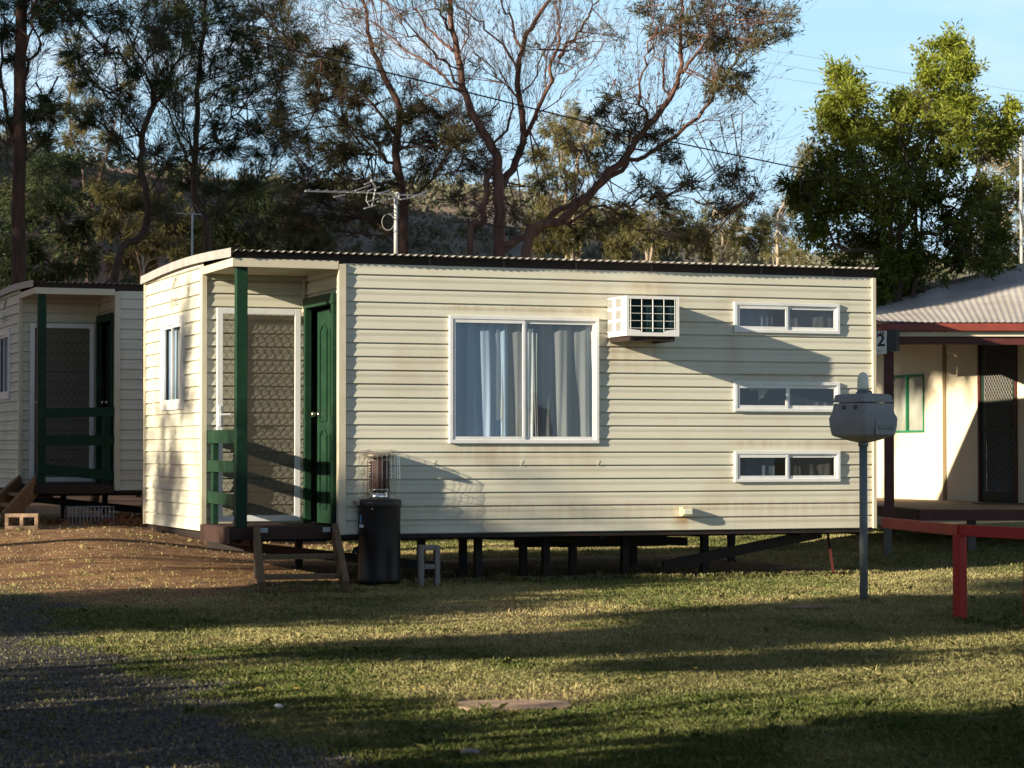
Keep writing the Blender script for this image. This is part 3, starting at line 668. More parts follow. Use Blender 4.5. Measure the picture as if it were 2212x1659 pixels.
for k_ in range(26):
    t = 2 * pi * k_ / 26; c_, s_ = cos(t), sin(t)
    w.tube([(.19 * c_, .19 * s_, .80), (.195 * c_, .195 * s_, 1.0), (.19 * c_, .19 * s_, 1.23), (.17 * c_, .17 * s_, 1.262), (.10 * c_, .10 * s_, 1.275)], .0014, 4)
for z, rr in ((.83, .192), (1.05, .195), (1.235, .19), (1.27, .13)):
    w.tube([(rr * cos(t), rr * sin(t), z) for t in np.linspace(0, 2 * pi, 33)], .0022, 4)
w.build('wire_guard', M['chrome'], HT)
w = MB(); w.tube([(.10, -.07, .82), (.115, -.08, .90), (.115, -.08, .93), (.09, -.06, .93)], .006, 8); w.tube([(-.10, -.06, .82), (-.10, -.06, 1.17)], .004, 6); w.build('support_rod', M['burn'], HT)
w = MB()
for i in range(15): w.tube([(-.072 - .012 * cos(t), -.085 - .012 * sin(t), .83 + i * .027 + t * .0043) for t in np.linspace(0, 6.2, 9)], .0035, 5, False)
w.build('flexible_hose', M['chrome'], HT)
w = MB()
a0, a1_ = radians(215), radians(236)
for z0, z1, aa, ab in ((.545, .575, a0, a1_),):
    ps = [(.2025 * cos(t), .2025 * sin(t), z) for z in (z0, z1) for t in np.linspace(aa, ab, 5)]; w.add(ps, [(i, i + 1, i + 6, i + 5) for i in range(4)])
w.build('label_sticker', M['sign'], HT)
w = MB(); ps = [(.2026 * cos(t), .2026 * sin(t), z) for z in (.59, .66) for t in np.linspace(radians(220), radians(228), 3)]; w.add(ps, [(0, 1, 4, 3), (1, 2, 5, 4)]); w.build('label_sticker', mat('blue_sticker', (.15, .35, .65), .4), HT)
w = MB(); w.lathe([(.0, .0), (.007, .0), (.006, .004), (0, .006)], n=10); o = w.build('screw', M['chrome'], HT); o.location = (-.02, -.2, .72); o.rotation_euler = (radians(90), 0, 0)
w = MB(); w.tube([(-.199, -.02, .32), (-.225, -.03, .32), (-.225, -.03, .30)], [.05, .035, .03], 12); w.build('side_handle', M['ink'], HT)
w = MB(); w.hexa([(-.22, -.10, .755), (-.15, -.155, .755), (-.13, -.13, .755), (-.19, -.08, .755), (-.235, -.11, .80), (-.15, -.175, .79), (-.13, -.13, .80), (-.19, -.08, .80)]); w.build('control_knob', M['chrome'], HT, bevel=.004)
# ------------------------------------------------------------------ power pedestal
gp = gr(1866, 1300)
PP = thing('power_pedestal', 'grey plastic power pedestal box with glass lamp on a tall grey pole', 'power pedestal', (gp.x, gp.y, 0), radians(35))
w = MB(); w.tube([(0, 0, -.05), (0, 0, 1.34)], .034, 16); w.tube([(0, 0, 1.30), (0, 0, 1.34)], .042, 16); w.build('pole', M['ppole'], PP, smooth=True)
def ring(a, b_, z, ch): return [(-a + ch, -b_, z), (a - ch, -b_, z), (a, -b_ + ch, z), (a, b_ - ch, z), (a - ch, b_, z), (-a + ch, b_, z), (-a, b_ - ch, z), (-a, -b_ + ch, z)]
def loft(w, rings):
    n_ = len(rings[0]); b0 = len(w.v)
    for r_ in rings: w.v += r_
    for i in range(len(rings) - 1):
        for k_ in range(n_): w.f.append((b0 + i * n_ + k_, b0 + i * n_ + (k_ + 1) % n_, b0 + (i + 1) * n_ + (k_ + 1) % n_, b0 + (i + 1) * n_ + k_))
    w.f.append(tuple(b0 + k_ for k_ in range(n_))[::-1]); w.f.append(tuple(b0 + (len(rings) - 1) * n_ + k_ for k_ in range(n_)))
A_, B_ = .185, .215
w = MB(); loft(w, [ring(.04, .04, 1.335, .01), ring(.09, .10, 1.352, .012), ring(A_ - .02, B_ - .02, 1.388, .012), ring(A_ - .008, B_ - .008, 1.397, .012), ring(A_ + .004, B_ + .004, 1.47, .012), ring(A_ + .008, B_ + .008, 1.535, .012), ring(A_ + .002, B_ + .002, 1.555, .012), ring(A_ - .008, B_ - .008, 1.575, .012), ring(A_ - .022, B_ - .022, 1.665, .012)])
w.build('housing', M['pgrey'], PP, bevel=.008)
w = MB(); loft(w, [ring(A_ - .017, B_ - .017, 1.670, .012), ring(A_ - .026, B_ - .026, 1.725, .012), ring(A_ - .038, B_ - .038, 1.738, .012), ring(A_ - .09, B_ - .09, 1.744, .012)]); w.build('lid', M['pgrey'], PP, bevel=.006)
w = MB(); fp = Fr(0, -B_ - .002, 1, 0, 0, -1); w.box(-.07, .15, .0, .012, 1.40, 1.535, fp); o = w.build('access_panel', M['pgrey'], PP, bevel=.003)
w = MB(); w.box(-.05, .13, .012, .016, 1.475, 1.48, fp); w.box(-.04, .12, .012, .022, 1.445, 1.465, fp); w.build('card_slot', M['ppole'], o, bevel=.001)
for b__ in (-.09, .05):
    w = MB(); w.tube([(-A_ + .035, b__, 1.628), (-A_ + .010, b__, 1.622)], .022, 14); w.build('screw_cap', M['pdk'], PP)
w = MB(); w.lathe([(.06, 1.735), (.062, 1.755), (.05, 1.76), (.05, 1.775), (0, 1.775)], n=20); lb_ = w.build('lamp_base', M['ppole'], PP, smooth=True)
w = MB(); w.lathe([(.045, 1.775), (.049, 1.80), (.046, 1.87), (.036, 1.905), (.02, 1.922), (0, 1.926)], n=24); w.build('lamp_globe', M['diff'], PP, smooth=True)
w = MB(); w.tube([(.05, 0, 1.77), (.09, .0, 1.765), (.10, 0, 1.745)], .008, 8); w.tube([(.055 * cos(t), .055 * sin(t), 1.782) for t in np.linspace(0, 6.28, 24)], .003, 5); w.build('lamp_clamp', M['ink'], PP)
w = MB(); zr_ = .012
w.lathe([(0, .015), (.15, .012), (.19, 0)], n=14); w.build('footing', M['paver'], PP)
w = MB(); w.tube([(-A_ + .035, -B_ + .1, 1.668), (-A_ + .030, B_ - .1, 1.668)], .006, 6); w.build('hinge', M['ppole'], PP)
# ------------------------------------------------------------------ red barrier
pb = gr(2074, 1340)
RB = thing('red_rail', 'bright red steel rail on a square post bending across the lawn at the right', 'rail', (pb.x, pb.y, 0), 0)
w = MB(); rp = radians(35)
def rt_(x, y, a): return (x * cos(a) - y * sin(a), x * sin(a) + y * cos(a))
def rbox(w, hx, hy, z0, z1, a, ox=0, oy=0):
    c_ = [rt_(x, y, a) for x, y in ((-hx, -hy), (hx, -hy), (hx, hy), (-hx, hy))]
    w.hexa([(x + ox, y + oy, z) for z in (z0, z1) for x, y in c_])
rbox(w, .038, .038, -.03, .64, rp); w.build('post', M['red'], RB, bevel=.004)
le = at(1909, 1130, 20.3) - Vector((pb.x, pb.y, 0)); md = Vector((.0, 0, .672)); re_ = Vector((.75, -1.0, .66))
le.z = .672
MB().beam(le, md, .045, .085).build('rail', M['red'], RB, bevel=.004)
MB().beam(md + Vector((.01, -.012, 0)), re_, .045, .085).build('rail', M['red'], RB, bevel=.004)
tb = gr(2222, 1356)
RT = thing('red_bench', 'red bench mostly cut off by the right edge with one splayed leg showing', 'bench', (tb.x, tb.y, 0), 0)
for dx_, dy_ in ((0, 0), (1.5, .25)):
    w = MB(); w.beam((dx_, dy_, .02), (dx_ + .075, dy_ + .03, .46), .045, .075, (0, 1, 0)); w.box(dx_ - .05, dx_ + .05, dy_ - .05, dy_ + .05, -.01, .02); w.build('leg', M['red'], RT, bevel=.003)
    w = MB(); w.beam((dx_ + .10, dy_ + .52, .02), (dx_ + .075, dy_ + .40, .46), .045, .06, (0, 1, 0)); w.build('leg', M['red'], RT, bevel=.003)
for i in range(3): MB().box(.055, 1.8, -.02 + i * .145, -.02 + i * .145 + .13, .462, .50).build('seat_board', M['red'], RT, bevel=.004)
# ------------------------------------------------------------------ house on the right
HX, HY = 6.12, 30.9; PHI = radians(69.7)
dW = (-cos(PHI) , sin(PHI))
HR = thing('house', 'cream house with red gutter and dark green screen door at the right', 'house', (HX, HY, 0), 0)
HW = Fr(0, 0, dW[0], dW[1], -sin(PHI), -cos(PHI))      # t=0 at the door centre, grows away from us
FZ = .61; HTOP = 3.0
w = MB(); 
for a, b_, z0, z1 in ((-1.6, -.46, FZ, HTOP), (.46, 4.6, FZ, 1.50), (.46, 1.83, 1.50, 2.28), (2.77, 4.6, 1.50, 2.28), (.46, 4.6, 2.28, HTOP), (-.46, .46, 2.68, HTOP)):
    w.box(a, b_, -.10, 0, z0, z1, HW)
w.build('wall', M['hwall'], HR)
w = MB(); w.box(1.26, 1.34, .002, .014, FZ, HTOP - .1, HW); w.box(3.9, 3.96, .002, .014, FZ, HTOP - .1, HW); w.build('cover_batten', M['batten'], HR)
w = MB()
for a, b_, z0, z1 in ((-.46, -.41, FZ, 2.68), (.41, .46, FZ, 2.68), (-.41, .41, 2.64, 2.68)): w.box(a, b_, -.08, .02, z0, z1, HW)
dh = w.build('door_frame', M['dred'], HR, bevel=.003)
w = MB()
for a, b_, z0, z1 in ((-.40, -.34, FZ + .01, 2.63), (.34, .40, FZ + .01, 2.63), (-.34, .34, 2.56, 2.63), (-.34, .34, FZ + .01, FZ + .13), (-.34, .34, 1.5, 1.55)): w.box(a, b_, -.03, 0, z0, z1, HW)
d2 = w.build('screen_door', M['dkgreen'], HR, bevel=.003)
w = MB(); diamond(w, HW, -.34, .34, FZ + .13, 2.56, -.012, .06, .075, .003); w.build('diamond_grille', M['alu'], d2)
w = MB(); w.add([HW(-.34, -.02, FZ + .1), HW(.34, -.02, FZ + .1), HW(.34, -.02, 2.6), HW(-.34, -.02, 2.6)], [(0, 1, 2, 3)]); w.build('insect_screen', M['screen'], d2)
MB().box(-.42, .42, -.2, -.09, FZ, 2.66, HW).build('door_panel', M['dkgreen'], HR)
w = MB()
for a, b_, z0, z1 in ((1.83, 1.86, 1.5, 2.28), (2.74, 2.77, 1.5, 2.28), (1.86, 2.74, 2.25, 2.28), (1.86, 2.74, 1.5, 1.53), (2.29, 2.32, 1.53, 2.25)): w.box(a, b_, -.05, .012, z0, z1, HW)
w2 = w.build('window', M['hgreen'], HR)
MB().box(1.86, 2.74, -.09, -.03, 1.53, 2.25, HW).build('pane', M['obs'], w2)
# verandah floor + fascia, eave, roof in house-local coords (world minus house origin)
def hl(p): return Vector((p[0] - HX, p[1] - HY, p[2]))
YD = 27.5
fl = [hl((4.55, YD, 0)), hl((8.5, YD, 0)), hl((8.5, 32.5, 0)), hl((3.4, 36, 0)), hl((3.9, 33.5, 0))]
w = MB(); n_ = 5; w.add([(p.x, p.y, z) for z in (FZ - .03, FZ) for p in fl], [tuple(range(n_))[::-1], tuple(range(n_, 2 * n_))] + [(i, (i + 1) % n_, n_ + (i + 1) % n_, n_ + i) for i in range(n_)]); w.build('verandah_floor', M['floor'], HR)
w = MB(); p, q = hl((4.55, YD - .02, FZ - .07)), hl((8.5, YD - .02, FZ - .07)); w.beam(p, q, .035, .12); p2 = hl((3.95, 33.4, FZ - .07)); w.beam(p, p2, .035, .12)
w.build('floor_bearer', M['dred'], HR)
w = MB(); p = at(1904, 707, 27.3); q = at(2420, 705, 27.3); ph_, qh = hl(p), hl(q); qh.z = ph_.z
w.beam(ph_, qh, .10, .085); gut = w.build('gutter', M['gut'], HR, bevel=.006)
w = MB(); w.beam(ph_ + Vector((.02, .05, -.075)), qh + Vector((0, .05, -.075)), .03, .05); w.build('eave_trim', M['trim'], HR)
w = MB(); w.beam(ph_ + Vector((.05, .1, -.14)), qh + Vector((0, .1, -.14)), .05, .10); w.build('verandah_beam', M['dred'], HR)
E1 = hl(at(1905, 700, 27.35)); E2 = hl(at(2420, 698, 27.35)); E2.z = E1.z; R1 = hl(at(1845, 665, 35.5)); R2 = hl(at(2420, 531, 33))
nu, nv = 420, 6; V = []; 
for j in range(nv):
    for i in range(nu):
        u = i / (nu - 1); v = j / (nv - 1); p = E1.lerp(E2, u).lerp(R1.lerp(R2, u), v); V.append((p.x, p.y, p.z + .02 + .0028 * sin(u * 2.85 / .076 * 2 * pi)))
ii = np.arange(nu * nv).reshape(nv, nu); ff = np.stack([ii[:-1, :-1], ii[:-1, 1:], ii[1:, 1:], ii[1:, :-1]], -1).reshape(-1, 4)
mesh_np('roof', np.array(V), ff, M['hroof'], HR, smooth=True)
LV = []
for j in range(7):
    for i in range(7):
        p = E1.lerp(E2, i / 6).lerp(R1.lerp(R2, i / 6), j / 6); LV.append((p.x, p.y, p.z - .035))
mesh_np('ceiling_lining', np.array(LV), np.array([[j * 7 + i, j * 7 + i + 1, j * 7 + i + 8, j * 7 + i + 7] for j in range(6) for i in range(6)]), M['brown'], HR)
w = MB(); w.add([R1 + Vector((0, 0, .0)), R2, R2 + Vector((0, .05, -2.4)), R1 + Vector((0, .05, -2.2))], [(0, 1, 2, 3)]); w.build('rear_gable', M['hwall'], HR)
w = MB(); w.beam(hl((5.02, 29.4, 2.735)), hl((4.46, 30.92, 2.735)), .04, .13); w.build('side_beam', M['dred'], HR)  # beam added to cast shade on the upper house wall
ga, gb_ = hl((5.0, 29.45, 0)), hl((4.45, 30.95, 0)); gc = E1.lerp(R1, .98)
for p_, q_, zp_, zq_ in ((ga, gb_, 2.80, 2.93), (gb_, gc, 2.93, gc.z - .05)):
    w = MB(); o_ = Vector((.012, .005, 0)); zl = 2.80 if p_ is ga else 2.69
    w.hexa([Vector((v.x, v.y, z_)) + e for z_, in ((zl,),) for v, e in ((p_, -o_), (p_, o_), (q_, o_), (q_, -o_))] + [Vector((v.x, v.y, z_)) + e for v, z_, e in ((p_, zp_, -o_), (p_, zp_, o_), (q_, zq_, o_), (q_, zq_, -o_))]); w.build('gable_infill', M['brown'], HR)  # boards added above the beam to keep sun off the upper wall
w = MB(); w.tube([R1 + Vector((0, 0, .03)), R2 + Vector((0, 0, .03))], .045, 8); w.build('ridge_cap', M['hroof'], HR, smooth=True)
pv = at(1921, 1100, 27.6)
w = MB(); w.box(pv.x - HX - .05, pv.x - HX + .05, pv.y - HY - .05, pv.y - HY + .05, FZ - .12, 2.62); w.build('verandah_post', M['dred'], HR, bevel=.003)
for px_, yy in ((1917, 27.6), (2098, 27.8), (2260, 27.8)):
    q = at(px_, 1100, yy); MB().box(q.x - HX - .045, q.x - HX + .045, q.y - HY - .045, q.y - HY + .045, -.02, FZ - .13).build('stump', M['dullwire'], HR)
q = at(2160, 1090, 29.9)
w = MB(); w.box(q.x - HX - .3, q.x - HX + .3, q.y - HY - .2, q.y - HY + .2, FZ + .002, FZ + .014); o = w.build('door_mat', mat('brown_mat', (.10, .06, .04), .95), None)
o.location = (HX, HY, 0); tag(o, 'flat brown door mat lying before the dark green screen door', 'door mat')
# number sign at the post head
sg = at(1904, 740, 27.05)
SG = thing('number_sign', 'white plate numbered 2 fixed high on the dark red verandah post', 'sign', sg, radians(-20))
MB().box(-.058, .058, -.004, .004, -.125, .13).build('plate', M['sign'], SG)
MB().box(.062, .17, -.0, .17, -.10, .14).build('meter_box', mat('meter_box_dark', (.05, .05, .052), .5), SG, bevel=.006)
mwS = Matrix(((1, 0, 0, -.005), (0, 0, -1, -.005), (0, 1, 0, .02), (0, 0, 0, 1)))
text('numeral', '2', .19, 'ink', SG, mwS, .004)
mwS2 = mwS.copy(); mwS2[2][3] = .105; text('lettering', 'UA', .06, 'ink', SG, mwS2, .001)
w = MB(); w.box(-.045, .0, -.006, -.004, -.105, -.10); w.box(-.045, .045, -.006, -.004, -.085, -.082); w.build('underline', M['ink'], SG)
# ------------------------------------------------------------------ small things on the lawn
p = gr(1110, 1527)
w = MB(); nn = 10; rg = [(.28 * abs(cos(t)) ** .5 * (1 if cos(t) > 0 else -1), .22 * abs(sin(t)) ** .5 * (1 if sin(t) > 0 else -1)) for t in np.linspace(0, 2 * pi, 41)[:-1]]
w.add([(x + .006 * sin(i * 1.7), y, z) for z in (-.03, .015) for i, (x, y) in enumerate(rg)], [tuple(range(40, 80))] + [(i, (i + 1) % 40, 40 + (i + 1) % 40, 40 + i) for i in range(40)])
o = w.build('paving_slab', M['paver'], None); o.location = (p.x, p.y, hz(p.x, p.y)); o.rotation_euler = (0, 0, .1); tag(o, 'sandy square paving slab sunk flat in the lawn', 'paving slab')
def blob(name, label, cat, loc, sc, m, seed=0):
    import bmesh
    bm = bmesh.new(); bmesh.ops.create_icosphere(bm, subdivisions=2, radius=1)
    r_ = random.Random(seed)
    for v in bm.verts: v.co *= .8 + .35 * r_.random(); v.co = Vector((v.co.x * sc[0], v.co.y * sc[1], v.co.z * sc[2]))
    me = bpy.data.meshes.new(name); bm.to_mesh(me); bm.free(); me.materials.append(M[m]); me.polygons.foreach_set('use_smooth', [True] * len(me.polygons))
    o = bpy.data.objects.new(name, me); COL.objects.link(o); o.location = loc; return tag(o, label, cat)
p = gr(1015, 1632); blob('stone', 'pale flat stone in the dark grass at the bottom edge', 'stone', (p.x, p.y, .012), (.045, .03, .018), 'stone', 2)
p = gr(601, 1532); blob('crumpled_wrapper', 'crumpled bluish white wrapper on the gravel edge', 'litter', (p.x, p.y, .012), (.022, .016, .016), 'litter', 5)
p = gr(1750, 1318); w = MB(); w.tube([(-.19, .0, .012), (-.1, .01, .022), (.02, -.005, .02), (.12, .01, .026), (.22, .0, .012)], [.008, .02, .024, .018, .006], 7)
o = w.build('stick', M['stick'], None, smooth=True); o.location = (p.x, p.y, hz(p.x, p.y)); tag(o, 'broken dry stick lying on the grass left of the pedestal', 'stick')
p = gr(1342, 1573 - 0); 
p = gr(2165, 1218 + 10, .0); 
for i, (px_, py_) in enumerate(((640, 1500), (645, 1478), (660, 1497), (882, 1508), (895, 1502), (912, 1498), (970, 1528), (1240, 1530), (1376, 1502), (1503, 1455), (1380, 1478), (2000, 1465), (2045, 1478), (760, 1488), (428, 1411), (560, 1500))):
    p = gr(px_, py_); r_ = random.Random(i); s_ = .012 + .010 * r_.random()
    w = MB(); w.add([(-s_, 0, 0), (0, -s_ * .5, .004), (s_, 0, .01), (0, s_ * .5, .005)], [(0, 1, 2, 3)]); w.add([(-s_, 0, -.001), (0, -s_ * .5, .003), (s_, 0, .009), (0, s_ * .5, .004)], [(3, 2, 1, 0)])
    o = w.build('fallen_leaf', M['leafy'], None); o.location = (p.x, p.y, .03); o.rotation_euler = (.3, .3, i * 1.3); tag(o, 'small yellow fallen leaf lying on the lawn', 'leaf', 'yellow leaves scattered on the lawn')
# wire basket under the second cabin
q = at(197, 1122, 31.0)
WB = thing('wire_crate', 'low silver wire crate lying under the porch of the second cabin', 'wire crate', (q.x, q.y, hz(q.x, q.y)), TH)
w = MB()
for i in range(13): w.tube([(-.28 + i * .047, 0, .0), (-.28 + i * .047, 0, .22)], .004, 4); w.tube([(-.28 + i * .047, .3, .0), (-.28 + i * .047, .3, .2)], .004, 4)
for z in (.0, .1, .22): w.tube([(-.28, 0, z), (.29, 0, z), (.29, .3, z), (-.28, .3, z), (-.28, 0, z)], .005, 4)
w.build('wire_frame', M['galv'], WB)
# bark litter heap under second cabin
n = 2600; lx = -5.15 + rng.normal(0, .55, n) + .2; ly = 31.9 + rng.normal(0, .5, n); lz = hgt(lx, ly) + .10 * np.exp(-((lx + 5.0) ** 2 / .5 + (ly - 31.9) ** 2 / .4)) * rng.random(n)
def leafarr(P, D, Ln, Wd):
    n = len(P); r_ = rng.normal(size=(n, 3)); S = np.cross(D, r_); S /= np.linalg.norm(S, axis=1)[:, None] + 1e-9
    Ln = np.broadcast_to(Ln, (n,))[:, None]; Wd = np.broadcast_to(Wd, (n,))[:, None]
    V = np.stack([P, P + D * Ln * .45 + S * Wd * .5, P + D * Ln, P + D * Ln * .45 - S * Wd * .5], 1).reshape(-1, 3)
    return V, np.arange(n)[:, None] * 4 + np.arange(4)[None]
def unit(v): return v / (np.linalg.norm(v, axis=-1, keepdims=True) + 1e-9)
V, Fc = leafarr(np.stack([lx, ly, lz], 1), unit(rng.normal(size=(n, 3)) * [1, 1, .4]), .09, .04)
M['bark'] = leafmat('orange_leaf_litter', (.30, .11, .04), (.42, .19, .08), 0)
tag(mesh_np('leaf_litter', V, Fc, M['bark'], val=np.repeat(rng.random(n), 4)), 'orange leaf litter under the second cabin', 'leaf litter', kind='stuff')
# ------------------------------------------------------------------ hills
def ridge(x): return np.interp(x, [-200, -60, -31, -26, -13, 0, 15, 31, 60, 200], [30, 25, 21.0, 20, 18.3, 17.4, 13.8, 13.4, 12, 8])
hxs = np.linspace(-170, 170, 200); hys = np.linspace(62, 300, 120); HXg, HYg = np.meshgrid(hxs, hys)
def hillz(x, y):
    prof = sm((y - 66) / 92) * (1 - .35 * sm((y - 170) / 120))
    return -.4 + ridge(x * 150 / np.maximum(y, 90)) * prof * (1 + .10 * (fbm(x * .05, y * .05, 61) - .5) * 2) + 1.6 * (fbm(x * .12, y * .12, 63) - .5) * prof
HZ = hillz(HXg, HYg); ii = np.arange(HZ.size).reshape(HZ.shape); ff = np.stack([ii[:-1, :-1], ii[:-1, 1:], ii[1:, 1:], ii[1:, :-1]], -1).reshape(-1, 4)
M['hill'] = mat('scrubby_hillside', (.27, .225, .19), .95, (.19, .17, .15), .25, lo=.35, hi=.65, c3=(.38, .17, .10), scale3=.06, lo3=.5, hi3=.75)
tag(mesh_np('hill', np.stack([HXg.ravel(), HYg.ravel(), HZ.ravel()], 1), ff, M['hill'], smooth=True), kind='structure')
# scrub on the hill
n = 2800; bx = rng.random(n) * 110 - 55; by = 75 + rng.random(n) * 95; bz = hillz(bx, by); br = .4 + rng.random(n) ** 2 * 1.5
nl = 90; P = np.repeat(np.stack([bx, by, bz], 1), nl, 0); rr = np.repeat(br, nl)
D = unit(rng.normal(size=(n * nl, 3)) * [1, 1, .8] + [0, 0, .35]); P = P + D * (rr * (.2 + .8 * rng.random(n * nl)))[:, None] * [1, 1, .8]
V, Fc = leafarr(P, unit(D + rng.normal(size=D.shape) * .9), .32, .17)
M['scrub'] = leafmat('scrub_leaves', (.08, .085, .05), (.27, .26, .17), .2)
tag(mesh_np('hill_scrub', V, Fc, M['scrub'], val=np.repeat(np.repeat(rng.random(n), nl) * .7 + rng.random(n * nl) * .3, 4)), 'low dry scrub scattered over the hillside', 'scrub', kind='stuff')
# a higher spur outside the left edge that shades the lower slope
sp_ = MB(); rxy = [sq(s_, q_) for q_, s_ in ((70, 8), (150, 8))]
def spurz(s, q): return np.maximum(0, 31 * np.exp(-((s - 16) / 13) ** 2) * sm((q - 66) / 26) * (1 - sm((q - 175) / 40)) * (1 + .25 * (fbm(q * .07, s * .07, 71) - .5)))
sg_, qg_ = np.meshgrid(np.linspace(-30, 50, 60), np.linspace(55, 220, 80)); wx = SD[0] * sg_ - SD[1] * qg_; wy = SD[1] * sg_ + SD[0] * qg_
ii = np.arange(sg_.size).reshape(sg_.shape); ff = np.stack([ii[:-1, :-1], ii[:-1, 1:], ii[1:, 1:], ii[1:, :-1]], -1).reshape(-1, 4)
tag(mesh_np('hill_spur', np.stack([wx.ravel(), wy.ravel(), (spurz(sg_, qg_) - .5).ravel()], 1), ff, M['hill'], smooth=True), kind='structure')
# ------------------------------------------------------------------ trees
M['bark1'] = mat('red_brown_bark', (.11, .055, .036), .85, (.055, .032, .025), 5, (6, 6, .6), bump=.5, bscale=12)
M['bark2'] = mat('grey_brown_bark', (.13, .085, .06), .85, (.07, .045, .034), 5, (6, 6, .6), bump=.5, bscale=12)
M['bark3'] = mat('smooth_reddish_limbs', (.20, .10, .068), .7, (.09, .045, .033), 3, (4, 4, .5), bump=.2, bscale=12)
M['bark4'] = mat('pale_gum_bark', (.45, .36, .26), .7, (.30, .23, .16), 4)
M['lf_dark'] = leafmat('dark_needle_leaves', (.024, .044, .018), (.10, .125, .045), .25)
M['lf_rust'] = leafmat('rusty_sparse_leaves', (.045, .052, .024), (.13, .11, .045), .25)
M['lf_olive'] = leafmat('olive_gum_leaves', (.10, .105, .035), (.27, .23, .085), .35)
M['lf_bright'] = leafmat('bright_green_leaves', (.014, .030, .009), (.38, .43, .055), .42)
class TreeB:
    def __init__(s): s.w = MB(); s.P = []; s.D = []; s.pts = []
    def limb(s, pts, r0, r1, n=7, sub=4, wob=.03):
        pts = [Vector(p) for p in pts]; out = []
        for i in range(len(pts) - 1):
            p0 = pts[max(i - 1, 0)]; p1, p2 = pts[i], pts[i + 1]; p3 = pts[min(i + 2, len(pts) - 1)]
            for k in range(sub):
                t = k / sub
                out.append(.5 * ((2 * p1) + (p2 - p0) * t + (2 * p0 - 5 * p1 + 4 * p2 - p3) * t * t + (3 * p1 - p0 - 3 * p2 + p3) * t ** 3))
        out.append(pts[-1]); m = len(out)
        for i in range(1, m - 1): out[i] = out[i] + Vector((random.gauss(0, wob), random.gauss(0, wob), random.gauss(0, wob)))
        r0 *= .78; r1 *= .78; wob = min(wob, .12 * r0 + .007); rad = [r0 + (r1 - r0) * (i / (m - 1)) ** .8 for i in range(m)]
        s.w.tube(out, rad, n); s.pts += [(out[i], rad[i], (out[i] - out[i - 1]).normalized()) for i in range(1, m)]
        return out
    def twig(s, a, b, r, leafn, lf=.45, curve=.08, n=4, spread=.05):
        a = Vector(a); b = Vector(b); L_ = (b - a).length
        c = (a + b) / 2 + Vector((random.gauss(0, curve), random.gauss(0, curve), random.gauss(0, curve) - curve * .3)) * L_ * .7
        pts = [a * (1 - t) ** 2 + c * 2 * t * (1 - t) + b * t * t for t in (0, .33, .66, 1)]
        s.w.tube(pts, [r, r * .75, r * .5, r * .25], 3 if r < .012 else n, False)
        if leafn:
            for _ in range(leafn):
                t = lf + (1 - lf) * random.random()
                p = a * (1 - t) ** 2 + c * 2 * t * (1 - t) + b * t * t; d = ((c - a) * (1 - t) + (b - c) * t).normalized()
                s.P.append(p); s.D.append(d)
        return pts
    def sprays(s, every=3, ln=.6, n=2, leafn=0, r=.008, frm=.3, up=.2, ang=.7):
        """fine side shoots along every limb"""
        src = list(s.pts)
        for i, (p, rad, d) in enumerate(src):
            if i % every or random.random() < frm * .5: continue
            for _ in range(n):
                q = Vector((random.gauss(0, 1), random.gauss(0, 1), random.gauss(0, 1))).normalized()
                dd = (d * 1.0 + q * ang + Vector((0, 0, up))).normalized(); l = ln * random.uniform(.4, 1.4)
                e = p + dd * l; tp = s.twig(p, e, min(r, rad * .6), leafn // 2, curve=.1)
                for k in range(5):
                    f = tp[1 + k % 3]; q2 = Vector((random.gauss(0, 1), random.gauss(0, 1), random.gauss(0, 1))).normalized()
                    s.twig(f, f + (dd + q2 * ang).normalized() * l * random.uniform(.3, .7), r * .45, leafn, curve=.12)
    def clump(s, c, R, n, leafn, r=.012, nb=4, squash=(1, 1, .8), maxr=None, out=.55, up=0):
        """boughs from the nearest limb to the clump, then a fan of leafy twigs"""
        c = Vector(c)
        near = sorted(s.pts, key=lambda q: (q[0] - c).length)[:12]
        for b in range(nb):
            o = random.choice(near)[0] if near else c
            sc_ = c + Vector((random.gauss(0, .4) * squash[0], random.gauss(0, .4) * squash[1], random.gauss(0, .35) * squash[2])) * R
            s.twig(o, sc_, r * 1.6, 0)
            for k in range(int(n * .8) // nb):
                q = Vector((random.gauss(0, 1) * squash[0], random.gauss(0, 1) * squash[1], random.gauss(0, 1) * squash[2] + up)).normalized()
                st = o.lerp(sc_, random.uniform(.5, 1))
                e = sc_ + q * R * random.uniform(.25, 1.3) * out * 1.6
                s.twig(st, e, r * .5, leafn * 2, curve=.08)
    def build(s, name, label, cat, base, bark, leaf, ll, lw, spread=.7, droop=0, group=None, blobs=.8, flush=None):
        R = thing(name, label, cat, base, 0, group); b = Vector(base)
        s.w.v = [(v[0] - b.x, v[1] - b.y, v[2] - b.z) for v in s.w.v]
        s.w.build('trunk', M[bark], R, smooth=True)
        if s.P:
            P = np.array([tuple(p) for p in s.P]) - np.array(base); D = np.array([tuple(d) for d in s.D]); n = len(P)
            D = unit(D + rng.normal(size=D.shape) * spread + np.array([0, 0, -droop]))
            P = P + rng.normal(size=P.shape) * lw * 1.2
            V, Fc = leafarr(P, D, ll * (.6 + .8 * rng.random(n)), lw * (.7 + .6 * rng.random(n)))
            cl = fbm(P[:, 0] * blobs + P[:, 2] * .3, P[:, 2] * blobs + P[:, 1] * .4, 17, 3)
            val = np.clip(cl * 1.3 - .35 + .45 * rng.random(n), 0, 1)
            if flush: val = np.clip(val * .55 + .6 * sm((P[:, 2] + b.z - flush) / 1.3) * (.4 + .6 * rng.random(n)), 0, 1)   # sunlight on the crown top put into leaf colour, with some young shoots
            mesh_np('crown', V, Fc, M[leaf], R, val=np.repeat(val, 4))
        return R
